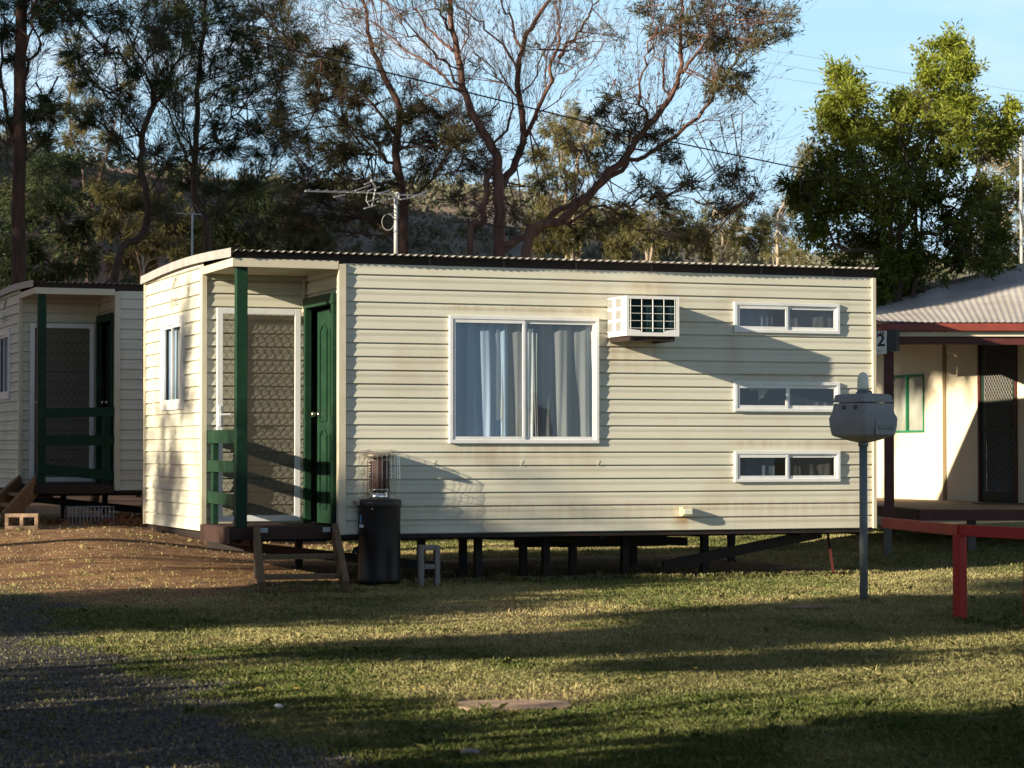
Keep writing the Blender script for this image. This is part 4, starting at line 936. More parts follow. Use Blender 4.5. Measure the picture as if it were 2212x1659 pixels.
def line(pts, Yd, jit=.0):
    return [at(p[0], p[1], Yd + (p[2] if len(p) > 2 else 0)) for p in pts]
def cl(px, py, rpx, Yd): return at(px, py, Yd), rpx / F * Yd
def gb(px, Yd):
    p = at(px, 700, Yd); return (p.x, Yd, hz(p.x, Yd))
# --- big straight trunk at the far left
Yd = 36; T = TreeB()
b0 = gb(38, Yd)
T.limb([b0] + line([(40, 500), (41, 400), (43, 200), (46, 0), (48, -130)], Yd), .15, .10, 12, wob=.01)
T.limb(line([(42, 190), (78, 110, .3), (110, 62, .5), (150, 10, .8), (190, -60, 1)], Yd), .035, .012)
T.limb(line([(36, 330), (14, 230, .4), (2, 130, .6), (8, 40, .8)], Yd), .05, .02); T.limb(line([(34, 300), (6, 300, -.3), (-40, 250, -.5)], Yd), .03, .015)
T.limb(line([(46, 150), (66, 60, -.4), (72, 0, -.5), (90, -70, -.6)], Yd), .03, .012); T.limb(line([(44, 200), (90, 210, .5), (122, 232, .6)], Yd), .014, .006)
T.limb(line([(44, 240), (100, 260, -.4), (128, 290, -.6)], Yd), .016, .006); T.limb(line([(44, 215), (85, 175, .2), (130, 165, .2)], Yd), .012, .005)
T.sprays(2, .8, 2, 8, .007, ang=.6)
for c in ((15, 15, 45), (90, 10, 45), (120, -20, 50), (15, 70, 30), (95, 50, 28), (60, -50, 60), (105, 215, 24), (115, 255, 26), (85, 300, 22), (15, 260, 22), (30, 130, 18), (70, 250, 18)):
    p, r_ = cl(*c, Yd); T.clump(p, r_, int(16 + c[2] * .85), 14, .010)
T.build('straight_trunk_tree', 'tall tree with thick straight red-brown trunk at the far left edge', 'tree', b0, 'bark1', 'lf_dark', .15, .0105, .5, .2)
# --- crooked stem left
Yd = 38; T = TreeB(); b0 = gb(205, Yd)
T.limb([b0] + line([(249, 583), (302, 515), (320, 473), (313, 409), (306, 355), (306, 302), (331, 231), (355, 199)], Yd), .09, .055, 8, wob=.015)
for l in (([(331, 231), (320, 171, .2), (295, 121, .3), (277, 64, .4), (256, 21), (240, -50)], .04), ([(355, 199), (377, 142), (420, 100, .5), (444, 53, .8), (441, 0, 1), (440, -60)], .04),
          ([(306, 348), (277, 320, -.3), (228, 277, -.5), (171, 263, -.6)], .022), ([(306, 302), (249, 220, .4), (199, 178, .6), (153, 107, .8), (135, 36, 1), (120, -40)], .028),
          ([(306, 384), (256, 384, -.4), (203, 391, -.5)], .018), ([(331, 231), (338, 160, -.6), (330, 90, -.9), (350, 10, -1), (350, -50)], .028), ([(313, 420), (345, 380, .5), (370, 360, .6)], .02),
          ([(318, 480), (350, 400, -.5), (352, 300, -.8), (390, 250, -1)], .02), ([(277, 142), (240, 90, .3), (205, 10, .5), (190, -50)], .016), ([(306, 302), (270, 260), (250, 160, -.4), (215, 80, -.6), (170, 10, -.8)], .02)):
    T.limb(line(l[0], Yd), l[1], .006)
T.sprays(2, .85, 3, 8, .007, ang=.6)
for c in ((250, 30, 50), (320, 20, 45), (200, 40, 40), (165, 120, 30), (185, 170, 26), (210, 240, 26), (185, 265, 18), (245, 300, 24), (260, 330, 20), (330, 100, 34), (290, 150, 26), (380, 90, 40), (420, 30, 45), (340, 190, 28), (270, 210, 24), (150, 30, 26), (370, 170, 28), (330, 330, 28), (360, 350, 22), (300, 260, 20), (225, 110, 26)):
    p, r_ = cl(*c, Yd + random.uniform(-.8, .8)); T.clump(p, r_, int(13 + c[2] * .7), 13, .009)
T.build('crooked_tree', 'dark feathery tree whose crooked grey stem bends left above the second cabin', 'tree', b0, 'bark2', 'lf_dark', .15, .0095, .45, .15)
# --- fan shaped tree
Yd = 40; T = TreeB(); b0 = gb(455, Yd)
T.limb([b0] + line([(448, 533), (430, 462), (416, 391), (423, 320), (427, 249), (430, 142), (441, 53), (444, 0), (446, -60)], Yd), .10, .03, 8, wob=.015)
for l in (([(423, 341), (459, 299, .3), (498, 256, .5), (555, 199, .7), (604, 149, .8), (630, 85, .9)], .03), ([(412, 355), (391, 306, -.3), (348, 220, -.5), (277, 142, -.7), (199, 107, -.8), (150, 60, -1)], .03),
          ([(427, 228), (462, 199, .4), (533, 164, .7), (587, 117, .9)], .022), ([(418, 350), (391, 270, .4), (377, 220, .6), (355, 128, .8), (327, 60, 1), (310, -20)], .026),
          ([(428, 200), (470, 120, -.4), (520, 60, -.6), (560, 0, -.8)], .024), ([(432, 120), (400, 60, .3), (380, 0, .5), (370, -50)], .02), ([(420, 400), (470, 330, -.5), (520, 300, -.7), (590, 290, -.9)], .022),
          ([(445, 520), (490, 440, .4), (560, 390, .6), (610, 360, .8)], .022), ([(424, 300), (480, 230, -.6), (540, 230, -.9), (600, 200, -1)], .018), ([(416, 391), (440, 440, .4), (500, 470, .6)], .014),
          ([(441, 53), (480, 20, .3), (520, -40, .5)], .02), ([(420, 330), (395, 230, -.9), (400, 120, -1.2), (420, 30, -1.3)], .02)):
    T.limb(line(l[0], Yd), l[1], .006)
T.sprays(2, .9, 3, 8, .007, ang=.6)
for c in ((560, 20, 55), (600, 70, 50), (520, 60, 45), (480, 20, 40), (610, 120, 40), (560, 120, 45), (500, 130, 45), (450, 150, 40), (540, 190, 45), (600, 170, 30), (490, 200, 38), (400, 60, 40), (370, 20, 40), (340, 60, 30), (590, 240, 40), (540, 270, 40),
          (470, 260, 30), (430, 330, 34), (500, 320, 38), (400, 380, 30), (560, 330, 40), (600, 310, 40), (460, 400, 40), (530, 400, 40), (390, 210, 26), (590, 30, 40), (640, 90, 22)):
    p, r_ = cl(*c, Yd + random.uniform(-1, 1)); T.clump(p, r_, int(17 + c[2] * .78), 14, .009)
T.build('fan_shaped_tree', 'dark tree fanning out from one black stem behind the left end of the large cabin', 'tree', b0, 'bark2', 'lf_dark', .16, .0095, .45, .1)
# --- mid tree behind the antenna
Yd = 37; T = TreeB(); b0 = gb(878, Yd)
T.limb([b0] + line([(873, 550), (873, 458), (858, 330), (861, 235), (821, 147), (796, 81), (792, 29), (774, -30)], Yd), .12, .022, 8, wob=.015)
for l in (([(854, 290), (821, 235), (792, 213, .2), (737, 183, .4), (682, 139, .6), (640, 110, .7), (580, 55, .9)], .035), ([(840, 352), (803, 304, -.3), (748, 268, -.5), (700, 235, -.7), (640, 205, -.8)], .03),
          ([(870, 520), (815, 480, .5), (766, 465, .8), (700, 440, 1)], .05), ([(858, 330), (900, 300, .3), (950, 290, .6), (990, 270, .8)], .03), ([(860, 380), (830, 330, .6), (770, 330, .9), (720, 310, 1)], .03),
          ([(872, 450), (920, 400, -.4), (980, 370, -.6), (1030, 360, -.8)], .03), ([(858, 270), (880, 230, .4), (900, 210, .5)], .02), ([(865, 400), (800, 390, -.6), (720, 380, -.9), (640, 350, -1)], .035), ([(700, 150), (690, 120), (700, 100)], .012)):
    T.limb(line(l[0], Yd), l[1], .006)
T.sprays(2, .8, 3, 8, .007, ang=.6)
for c in ((620, 290, 45), (660, 320, 55), (720, 340, 55), (780, 330, 45), (640, 400, 50), (700, 420, 55), (770, 400, 50), (830, 400, 40), (900, 320, 45), (950, 300, 42), (1000, 290, 42), (930, 360, 45), (880, 250, 30), (830, 290, 28), (760, 270, 26), (1010, 340, 45), (980, 240, 28), (910, 230, 22), (650, 480, 50), (740, 480, 50), (1040, 380, 40), (800, 480, 40), (600, 450, 45)):
    p, r_ = cl(*c, Yd + random.uniform(-1.2, 1.6)); T.clump(p, r_, int(22 + c[2] * .95), 13, .009)
for c in ((700, 130, 34), (740, 150, 34), (680, 170, 30), (730, 190, 34), (780, 190, 28), (690, 220, 26), (735, 115, 22), (760, 225, 26)):
    p, r_ = cl(*c, Yd + .5); T.clump(p, r_, int(20 + c[2] * 1.1), 13, .008)
T.build('antenna_side_tree', 'tree with rusty tufted crown rising right behind the roof antenna', 'tree', b0, 'bark1', 'lf_rust', .13, .010, .5, .05)
# --- large bare forked tree
Yd = 35; T = TreeB(); b0 = gb(1080, Yd)
T.limb([b0] + line([(1078, 550), (1078, 422), (1071, 330)], Yd), .13, .085, 10, wob=.012)
T.limb(line([(1071, 330), (1030, 264), (1001, 191), (986, 103), (975, 55), (972, 0), (968, -60)], Yd), .085, .035, 8, wob=.012)
T.limb(line([(1080, 420), (1098, 380, .3), (1129, 312, .4), (1129, 264, .5), (1118, 183, .6), (1126, 110, .6), (1155, 44, .7), (1184, 0, .8), (1200, -50, .8)], Yd), .085, .03, 8, wob=.012)
T.limb([b0] + line([(1016, 542), (1045, 477), (1052, 367), (1070, 335)], Yd), .07, .05, 8)
for l in (([(979, 110), (935, 70, .3), (891, 11, .5), (870, -40)], .035), ([(975, 66), (953, 33, -.3), (935, 0, -.4), (915, -50)], .03), ([(994, 198), (950, 161, .4), (869, 99, .7), (796, 40, .9), (730, 0, 1), (680, -40)], .032),
          ([(998, 191), (964, 139, -.3), (898, 84, -.5), (854, 40, -.6), (800, -10)], .026), ([(1126, 110), (1104, 48, .4), (1085, 0), (1070, -50)], .032), ([(1136, 293), (1166, 238, -.4), (1191, 154, -.6), (1206, 92, -.7), (1210, 50), (1206, 0), (1200, -60)], .05),
          ([(1206, 125, -.6), (1243, 81, -.4), (1268, 37, -.3), (1287, 0), (1305, -50)], .038), ([(1071, 328), (1111, 235, -.3), (1118, 190, -.3)], .035), ([(1118, 154, .5), (1067, 81, .2), (1015, 29), (983, 0), (950, -35)], .026),
          ([(1116, 210, .4), (1060, 147, .1), (1004, 88, -.2)], .018), ([(1130, 200, .4), (1165, 150, .8), (1195, 80, 1), (1230, 20, 1.2)], .02), ([(1206, 160, -.6), (1260, 130, -1), (1300, 90, -1.3)], .012), ([(1160, 260, -.4), (1220, 200, -.9), (1290, 120, -1.2)], .014),
          ([(1040, 290), (1070, 230, .5), (1090, 180, .8)], .014), ([(986, 140), (1010, 80, -.5), (1020, 10, -.8), (1030, -40)], .018), ([(1180, 190, -.5), (1175, 110, -.2), (1160, 90)], .014), ([(950, 161, .3), (905, 130, .8), (830, 110, 1.1), (760, 90, 1.4)], .013),
          ([(869, 99, .7), (815, 80, .9), (740, 55, 1.2), (660, 20, 1.4)], .013), ([(990, 150), (930, 110, -.7), (860, 30, -1.2), (820, -20)], .018), ([(1025, 270), (960, 230, .5), (900, 190, .9), (860, 180)], .014)):
    T.limb(line(l[0], Yd), l[1], .006, 6)
T.sprays(2, .85, 3, 2, .0055, up=.7, ang=.5)
for c in ((1200, 130, 26), (1040, 140, 22), (1260, 110, 30), (1290, 60, 24), (870, 30, 20), (760, 30, 26), (820, 100, 20), (1150, 110, 18), (1010, 170, 18), (1330, 80, 22), (960, 20, 16)):
    p, r_ = cl(*c, Yd + random.uniform(-1, 1)); T.clump(p, r_, int(10 + c[2] * .5), 5, .007)
for c in ((1040, 250, 24), (1160, 330, 36), (1190, 400, 40), (1120, 470, 40), (1040, 440, 36), (1000, 420, 34), (1000, 490, 36), (1150, 500, 30)):
    p, r_ = cl(*c, Yd + random.uniform(-.5, 1)); T.clump(p, r_, int(14 + c[2] * .7), 7, .008)
T.build('bare_forked_tree', 'large nearly bare tree with forked reddish limbs spreading across the top centre', 'tree', b0, 'bark3', 'lf_rust', .10, .010, .6, 0)
# --- leaning tree to the right
Yd = 34; T = TreeB(); b0 = gb(1100, Yd)
T.limb([b0] + line([(1133, 555), (1213, 477), (1287, 403), (1353, 337), (1401, 272), (1446, 212), (1473, 151), (1469, 83), (1473, 0), (1470, -50)], Yd), .10, .02, 8, wob=.015)
T.limb(line([(1092, 530), (1150, 500, .5), (1213, 452, .7), (1290, 410, .8), (1353, 355, .8), (1401, 332, .8), (1477, 280, .8), (1533, 219, .8), (1578, 151, .8), (1620, 87, .8), (1655, 20, .8)], Yd), .07, .015, 8, wob=.02)
for l in (([(1473, 159), (1514, 98, -.3), (1552, 38, -.5), (1567, 0), (1590, -50)], .03), ([(1446, 212), (1430, 150, .4), (1410, 90, .6), (1405, 30, .7), (1400, -40)], .025), ([(1401, 272), (1385, 200, -.4), (1400, 130, -.7), (1420, 60, -.9), (1440, -20)], .03),
          ([(1213, 477), (1300, 450, -.5), (1380, 435, -.8), (1440, 425, -1), (1530, 440, -1)], .035), ([(1440, 425, -1), (1520, 380, -1.2), (1600, 340, -1.3)], .02), ([(1300, 450, -.5), (1400, 500, -1), (1500, 520, -1.2)], .02), ([(1480, 560, -1), (1560, 490, -1), (1620, 430, -1), (1680, 400, -1)], .018),
          ([(1533, 219, .8), (1560, 130, .4), (1590, 60, .2), (1600, 0)], .018), ([(1578, 151, .8), (1640, 110, 1), (1700, 60, 1.2)], .014), ([(1490, 268, .8), (1560, 258, .6), (1640, 228, .5)], .010), ([(1470, 305, .8), (1520, 297, .6), (1590, 296, .5)], .007),
          ([(1514, 98, -.3), (1540, 40, .1), (1530, -30)], .018), ([(1473, 120), (1500, 60, .5), (1510, -20)], .02), ([(1353, 337), (1360, 280, .4), (1340, 220, .6), (1330, 170)], .018), ([(1420, 250), (1470, 190, .7), (1540, 110, 1), (1610, 40, 1.2)], .018),
          ([(1250, 440), (1260, 380, -.6), (1230, 330, -.8)], .02)):
    T.limb(line(l[0], Yd), l[1], .005, 6)
T.sprays(2, .75, 3, 2, .0055, up=.7, ang=.5)
for c in ((1460, 40, 46), (1520, 30, 46), (1570, 50, 48), (1620, 30, 45), (1660, 60, 42), (1690, 30, 34), (1590, 100, 40), (1640, 100, 32), (1540, 100, 34), (1500, 80, 30), (1420, 60, 34), (1390, 20, 30), (1700, 80, 22), (1600, -20, 50), (1500, -20, 45)):
    p, r_ = cl(*c, Yd + random.uniform(-1, 1)); T.clump(p, r_, int(16 + c[2] * .85), 6, .007)
for c in ((1560, 170, 34), (1590, 190, 30), (1540, 200, 26), (1610, 160, 24), (1330, 210, 34), (1370, 250, 38), (1400, 290, 34), (1340, 290, 36), (1290, 250, 26), (1440, 300, 30), (1460, 340, 26), (1300, 330, 34), (1500, 400, 34), (1560, 400, 40), (1600, 380, 34), (1620, 420, 34), (1540, 450, 38), (1440, 450, 34), (1400, 400, 30), (1360, 470, 40), (1280, 480, 36)):
    p, r_ = cl(*c, Yd + random.uniform(-1, 1)); T.clump(p, r_, int(16 + c[2] * .8), 8, .007)
T.build('leaning_tree', 'sparse tree leaning to the right with long dark boughs over the cabin roof', 'tree', b0, 'bark3', 'lf_rust', .09, .013, .6, .05)
# --- big leafy green tree at the right
Yd = 33.5; T = TreeB(); b0 = gb(1935, Yd)
for l in (([(1930, 560), (1900, 450), (1850, 330), (1810, 220), (1800, 140)], .07), ([(1945, 560), (1975, 450, .4), (2010, 330, .6), (2040, 200, .7), (2060, 90, .7)], .08), ([(1950, 580), (2030, 500, -.4), (2090, 430, -.6), (2140, 320, -.7)], .06), ([(1925, 590), (1830, 540, -.3), (1770, 460, -.5), (1730, 390, -.6)], .05),
          ([(1975, 450), (1960, 350, -.4), (1930, 260, -.6)], .04), ([(2010, 330), (2080, 280, .4), (2160, 260, .5)], .03), ([(1940, 600), (2030, 580, .4), (2110, 560, .6)], .04)):
    T.limb([b0] + line(l[0], Yd), l[1], .012, 8)
for c in ((1800, 160, 42), (1825, 210, 52), (1785, 240, 34), (1860, 260, 60), (1800, 290, 52), (1900, 310, 62), (1840, 350, 62), (1770, 370, 46), (1740, 400, 44), (1715, 420, 28), (1960, 290, 60), (1920, 230, 40), (1980, 220, 46), (2040, 110, 46), (2070, 90, 34), (2020, 160, 44), (2080, 150, 44), (2050, 200, 52), (2100, 220, 46),
          (2010, 260, 50), (2090, 280, 50), (2140, 270, 38), (2180, 280, 32), (2150, 320, 34), (2060, 340, 46), (1970, 370, 66), (1900, 400, 70), (1830, 430, 62), (1770, 460, 48), (1740, 440, 34), (2030, 400, 56), (2110, 400, 40), (2150, 440, 38), (1960, 460, 66), (1890, 490, 66), (1820, 520, 56), (1760, 500, 38), (2060, 470, 50), (2130, 490, 48), (2170, 510, 34),
          (1990, 540, 60), (1920, 570, 60), (1850, 590, 50), (2060, 550, 46), (2130, 560, 44), (1960, 620, 50), (1900, 620, 46), (2190, 230, 22)):
    p, r_ = cl(*c, Yd + random.uniform(-1.3, 1.3)); T.clump(p, r_, int(c[2] * 1.7), 11, .005, nb=3, out=.62)
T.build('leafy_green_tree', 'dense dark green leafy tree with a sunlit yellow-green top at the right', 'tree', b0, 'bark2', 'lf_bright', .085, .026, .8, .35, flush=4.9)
# --- gum trees further back
def gum(label, base_px, Yd, limbs, clumps, leaf='lf_olive', ll=.17, lw=.02, dens=1., bark='bark4', name='gum_tree', group='gum trees behind the cabins'):
    T = TreeB(); b0 = gb(base_px, Yd)
    for l in limbs: T.limb([b0] + line(l, Yd), .09 * Yd / 60, .015, 6)
    if not limbs: T.limb([b0, at(base_px, clumps[0][1], Yd)], .1, .03, 6)
    for c in clumps:
        p, r_ = cl(c[0], c[1], c[2], Yd + random.uniform(-2, 2)); T.clump(p, r_, int((12 + c[2] * .9) * dens), 13, .010, squash=(1, 1, .9))
    T.build(name, label, 'tree', b0, bark, leaf, ll, lw, .5, .7, group)
gum('olive gum tree whose round top shows between the forked and the leaning trees', 1230, 62, [[(1225, 450), (1210, 350), (1190, 280)], [(1240, 400), (1280, 320), (1290, 270)]], [(1190, 270, 36), (1230, 250, 38), (1270, 260, 34), (1200, 310, 38), (1250, 300, 40), (1300, 300, 34), (1160, 330, 34), (1220, 360, 40), (1290, 360, 36), (1170, 390, 34), (1240, 420, 40), (1180, 450, 36)])
gum('low olive gum tree showing a white forked stem just above the middle of the roof', 1250, 52, [[(1250, 540), (1235, 500), (1200, 470)], [(1255, 540), (1300, 480)]], [(1200, 490, 34), (1250, 480, 38), (1300, 500, 36), (1160, 480, 30), (1330, 480, 34), (1230, 520, 34), (1340, 530, 30), (1180, 530, 28)])
gum('drooping yellow-green gum tree above the right half of the roof', 1400, 50, [[(1400, 560), (1380, 500), (1420, 450)], [(1405, 560), (1440, 500)]], [(1370, 470, 36), (1420, 460, 40), (1470, 470, 38), (1390, 520, 36), (1440, 520, 38), (1490, 520, 34), (1350, 530, 30), (1520, 500, 34)])
gum('olive gum tree above the small high window of the large cabin', 1560, 54, [[(1560, 560), (1560, 500), (1540, 440)]], [(1540, 460, 34), (1590, 460, 34), (1560, 510, 36), (1610, 520, 34), (1520, 530, 28), (1640, 490, 30)])
gum('pale gum tree between the leaning tree and the leafy green tree', 1680, 64, [[(1680, 560), (1680, 480), (1700, 430)]], [(1670, 470, 34), (1700, 440, 30), (1700, 500, 34), (1650, 530, 28), (1720, 540, 34), (1750, 350, 26), (1740, 400, 30), (1760, 320, 22)])
gum('gum tree with pale stems showing behind the right side of the leafy green tree', 2150, 56, [[(2150, 560), (2130, 470), (2110, 380), (2140, 300)], [(2160, 540), (2200, 430), (2210, 340)]], [(2120, 340, 30), (2170, 320, 34), (2200, 360, 34), (2140, 400, 30), (2190, 420, 36), (2160, 470, 34), (2205, 490, 34), (2130, 520, 34), (2180, 540, 34), (2080, 540, 30), (2225, 300, 30)])
gum('dark olive gum tree with drooping strands left of the crooked stem', 150, 50, [[(150, 640), (140, 520), (110, 440)], [(155, 620), (190, 520), (200, 440)]], [(60, 380, 40), (100, 350, 38), (150, 350, 34), (50, 450, 46), (110, 430, 44), (170, 420, 36), (60, 530, 46), (130, 510, 46), (190, 500, 40), (40, 590, 40), (110, 590, 44), (180, 570, 40), (10, 420, 40), (10, 520, 44)], leaf='lf_dark', dens=1.7, bark='bark2')
gum('yellowish weeping gum tree between the crooked stem and the fan shaped tree', 300, 48, [[(300, 640), (290, 520), (250, 430)], [(305, 620), (350, 520), (370, 450)]], [(220, 410, 30), (260, 430, 34), (300, 420, 30), (350, 440, 34), (240, 480, 34), (300, 500, 38), (360, 500, 36), (410, 480, 32), (250, 550, 38), (320, 560, 40), (390, 550, 38), (440, 540, 30)], dens=1.2, bark='bark2')
gum('dark gum tree filling the gap behind the porch roof of the large cabin', 520, 47, [[(520, 640), (530, 520), (560, 430)], [(525, 620), (480, 500), (450, 440)]], [(470, 470, 40), (520, 440, 42), (580, 430, 42), (500, 510, 44), (560, 500, 46), (620, 490, 44), (470, 550, 38), (540, 540, 40), (640, 540, 40), (690, 500, 40), (700, 550, 36)], leaf='lf_dark', dens=1.4, bark='bark2')
gum('distant pale feathery tree showing against the sky at the upper left', 190, 70, [[(190, 640), (185, 400), (150, 260), (160, 100)], [(195, 500), (230, 330), (250, 250)]], [(155, 80, 24), (150, 130, 24), (160, 180, 24), (150, 230, 26), (200, 230, 22), (170, 280, 26), (230, 290, 26), (270, 180, 18), (280, 110, 18), (140, 300, 22)], dens=1.1, bark='bark2')
# small dead pale shrub behind the porch
T = TreeB(); b0 = gb(311, 31.5)
T.limb([b0] + line([(309, 600), (308, 570), (307, 552)], 31.5), .025, .012, 6, wob=.004)
for l in ([(308, 575), (300, 562), (294, 560)], [(308, 580), (318, 568), (322, 556)], [(307, 560), (303, 548)]): T.limb(line(l, 31.5), .010, .004, 5, wob=.003)
T.build('dead_stump', 'small pale dead stem poking up at the left corner of the large cabin roof', 'tree', b0, 'bark4', 'lf_olive', .1, .02)
# small second antenna behind
q = at(415, 575, 33.5); AN = thing('small_antenna', 'small grey antenna on a thin mast far behind the left end of the cabin roof', 'antenna', (q.x, q.y, hz(q.x, q.y)))
MB().tube([(0, 0, 0), (0, 0, at(415, 505, 33.5).z)], .014, 6).build('mast', M['galv'], AN)
w = MB(); zt_ = at(415, 505, 33.5).z; w.tube([(-.22, 0, zt_), (.10, .2, zt_)], .006, 5)
for i in range(5): w.tube([(-.20 + i * .07 - .05, -.12 + i * .04, zt_ + .12), (-.20 + i * .07 + .03, .10 + i * .04, zt_ - .04)], .004, 5)
w.build('boom', M['galv'], AN)
# ------------------------------------------------------------------ trees outside the frame, up-sun, whose shade falls on the lawn and cabins
def shade(label, s0, q0, crowns, trunk_r=.12, leaf='lf_dark', name='shade_tree', stems=()):
    """crowns: (ds, q, z, rs, rq, rz, leaves)"""
    x, y = sq(s0, q0); R = thing(name, label, 'tree', (x, y, hz(x, y)), 0, 'shade trees outside the frame')
    w = MB(); top = max(c[2] for c in crowns) if crowns else 4
    def loc(ds, q, z):
        X_, Y_ = sq(s0 + ds, q); return Vector((X_ - x, Y_ - y, z))
    w.tube([loc(0, q0, -.1), loc(.05, q0 + .05, top * .4), loc(0, q0, top * .8)], [trunk_r, trunk_r * .8, trunk_r * .4], 8)
    for c in crowns: w.tube([loc(0, q0, min(top * .35, c[2] * .5)), loc(c[0] * .5, (q0 + c[1]) / 2 + .1, c[2] * .75), loc(c[0], c[1], c[2])], [trunk_r * .5, trunk_r * .3, trunk_r * .12], 6)
    for st in stems: w.tube([loc(*p[:3]) for p in st], [p[3] for p in st], 6)
    w.build('trunk', M['bark2'], R, smooth=True)
    VV = []; FF = []; off = 0
    for ds, q, z, rs, rq, rz, nl in crowns:
        D = unit(rng.normal(size=(nl, 3))); rad = rng.random(nl) ** .45
        # lumpy outline
        lump = 1 + .28 * np.sin(D[:, 0] * 5 + z) * np.sin(D[:, 1] * 6 + q) + .15 * np.sin(D[:, 2] * 9)
        o = D * (rad * lump)[:, None]
        S_ = s0 + ds + o[:, 0] * rs; Q_ = q + o[:, 1] * rq; Z_ = z + o[:, 2] * rz
        P = np.stack([SD[0] * S_ - SD[1] * Q_ - x, SD[1] * S_ + SD[0] * Q_ - y, np.maximum(Z_, .05)], 1)
        V, Fc = leafarr(P, unit(rng.normal(size=(nl, 3))), .26, .11); VV.append(V); FF.append(Fc + off); off += len(V)
    if VV: 
        V = np.concatenate(VV); mesh_np('crown', V, np.concatenate(FF), M[leaf], R, val=rng.random(len(V) // 4).repeat(4))
shade('low dense bush outside the frame, nearest the gravel', -5, 10.6, [(0, 10.2, 1.3, 1.2, 2.0, 1.62, 16000), (0, 12.4, 1.3, 1.0, 1.5, 1.55, 10000), (.5, 14.2, .7, .6, .7, .9, 1200)])
shade('broad dense tree outside the frame beside the camera', -6, 5.5, [(0, 6.6, 2.6, 1.6, 1.9, 2.4, 14000), (0, 4, 3.2, 2, 3, 3, 12000), (.5, 7.4, 4.4, 1, 1.4, 1.1, 8000), (0, 0, 3, 2, 3, 3, 8000), (0, 6.4, 5.6, 1.2, 2.2, 1.4, 8000)])
shade('medium tree outside the frame opposite the porch', -4, 18.3, [(0, 18.1, 2.2, 1.2, 2.2, 1.5, 16000), (0, 19.4, 3.0, 1, 1.0, .7, 3500), (0, 17.2, 3.6, .8, 1.6, .8, 4200), (0, 18.9, 4.2, .5, 1.4, .55, 5000), (0, 19.3, 4.75, .5, 1.2, .45, 3500)], .09)
shade('tall tree outside the frame with a high crown', -10, 13.4, [(0, 13.1, 5.7, 1, .9, .7, 6000), (0, 13.9, 6.7, 1, 1.6, .8, 11000), (0, 13.0, 7.7, 1.2, 2.2, .8, 12000), (0, 15.3, 8.2, 1, 1.9, .9, 9000), (0, 11.6, 8.6, 1.2, 1.3, .8, 4600)], .13)
shade('thin leaning tree outside the frame', -6, 9.2, [(0, 10.9, 5.3, .3, .5, .4, 600), (0, 11.4, 4.4, .3, .6, .3, 480)], .05, stems=[[(0, 9.2, 3.0, .05), (0, 9.6, 3.8, .045), (0, 10.5, 5.0, .02)], [(0, 9.5, 3.4, .03), (0, 10.6, 4.1, .02), (0, 11.9, 4.7, .01)]])
shade('feathery tall tree outside the frame, far up-sun of the porch', -14, 19.8, [(0, 19.3, 7.9, 1, .8, .7, 130), (0, 20.3, 8.1, 1, .7, .5, 90), (0, 23.0, 8.0, .8, .8, .8, 420), (0, 24.3, 8.3, .8, .5, .9, 330), (0, 22.2, 9.3, .6, .4, .9, 160)], .10)
shade('tall dense tree outside the frame upwind of the cabins', 0, 31.5, [(0, 28.9, 7.8, 1.5, 2.2, 2.9, 15000), (0, 28.8, 10.2, 1.4, 2.1, 1.3, 9000), (0, 29.8, 5, 1.5, 2.2, 4.0, 8000), (0, 32, 6.4, 1.5, 2.4, 5.6, 16000), (0, 34.8, 7.4, 1.5, 2.4, 7.2, 14000), (0, 35.5, 11.8, 1.3, 1.8, 1.6, 8000)], .2)
shade('second tall dense tree outside the frame upwind of the cabins', -3, 38, [(0, 37.0, 8.5, 1.5, 2.6, 7.6, 14000), (0, 41, 8, 1.5, 2.6, 7.5, 10000), (0, 44.5, 8, 1.5, 2.4, 7.5, 7000)], .2)
shade('slender half-bare tree outside the frame level with the end wall', -2, 24.2, [(0, 28.9, 5.0, .8, 1.1, 2.2, 5000)], .07, stems=[[(0, 24.2, 2.0, .03), (0, 23.9, 3.2, .025), (0, 23.6, 4.4, .012)]])
shade('tree with a high dense crown outside the frame', -2, 25.6, [(0, 24.0, 10.5, 1.5, 1.6, 1.4, 12000), (0, 26.6, 10.5, 1.5, 1.6, 1.6, 12000), (0, 25.3, 11.6, 1, 1.5, .6, 4000)], .14)


# ------------------------------------------------------------------ wires and pole
def wire(name, label, pts, r, m, cat='cable', group=None):
    P_ = [at(*p) for p in pts]; w = MB(); w.tube(P_, r, 5); o = w.build(name, M[m], None, smooth=True); return tag(o, label, cat, group)
wire('overhead_cable', 'thick black overhead cable sloping down through the bare tree', [(560, 92, 30), (640, 110, 30.5), (900, 172, 32), (1100, 222, 33.2), (1400, 296, 35), (1700, 358, 37), (2207, 455, 40)], .011, 'wire')
wire('power_line', 'topmost thin power line crossing the sky at the right', [(700, -45, 60), (1008, 7, 60), (1474, 76, 60), (1662, 108, 60), (1930, 153, 60), (2212, 198, 60), (2300, 213, 60)], .006, 'thinwire')
wire('power_line', 'middle thin power line crossing the sky at the right', [(900, 22, 61), (1300, 82, 61), (1628, 130, 61), (1779, 156, 61), (2212, 232, 61)], .006, 'thinwire')
wire('power_line', 'lowest thin power line crossing the sky at the right', [(900, 45, 62), (1300, 108, 62), (1658, 164, 62), (1764, 181, 62), (2212, 262, 62)], .006, 'thinwire')
pq = at(2207.5, 700, 40)
PO = thing('steel_pole', 'slim pale steel pole standing behind the house at the right edge', 'pole', (pq.x, pq.y, hz(pq.x, pq.y)))
MB().tube([(0, 0, 0), (0, 0, at(2208, 313, 40).z)], .028, 12).build('pole_shaft', M['pole'], PO, smooth=True)
MB().tube([(-.12, 0, at(2208, 455, 40).z), (.05, 0, at(2208, 455, 40).z)], .012, 6).build('cable_bracket', M['wire'], PO)
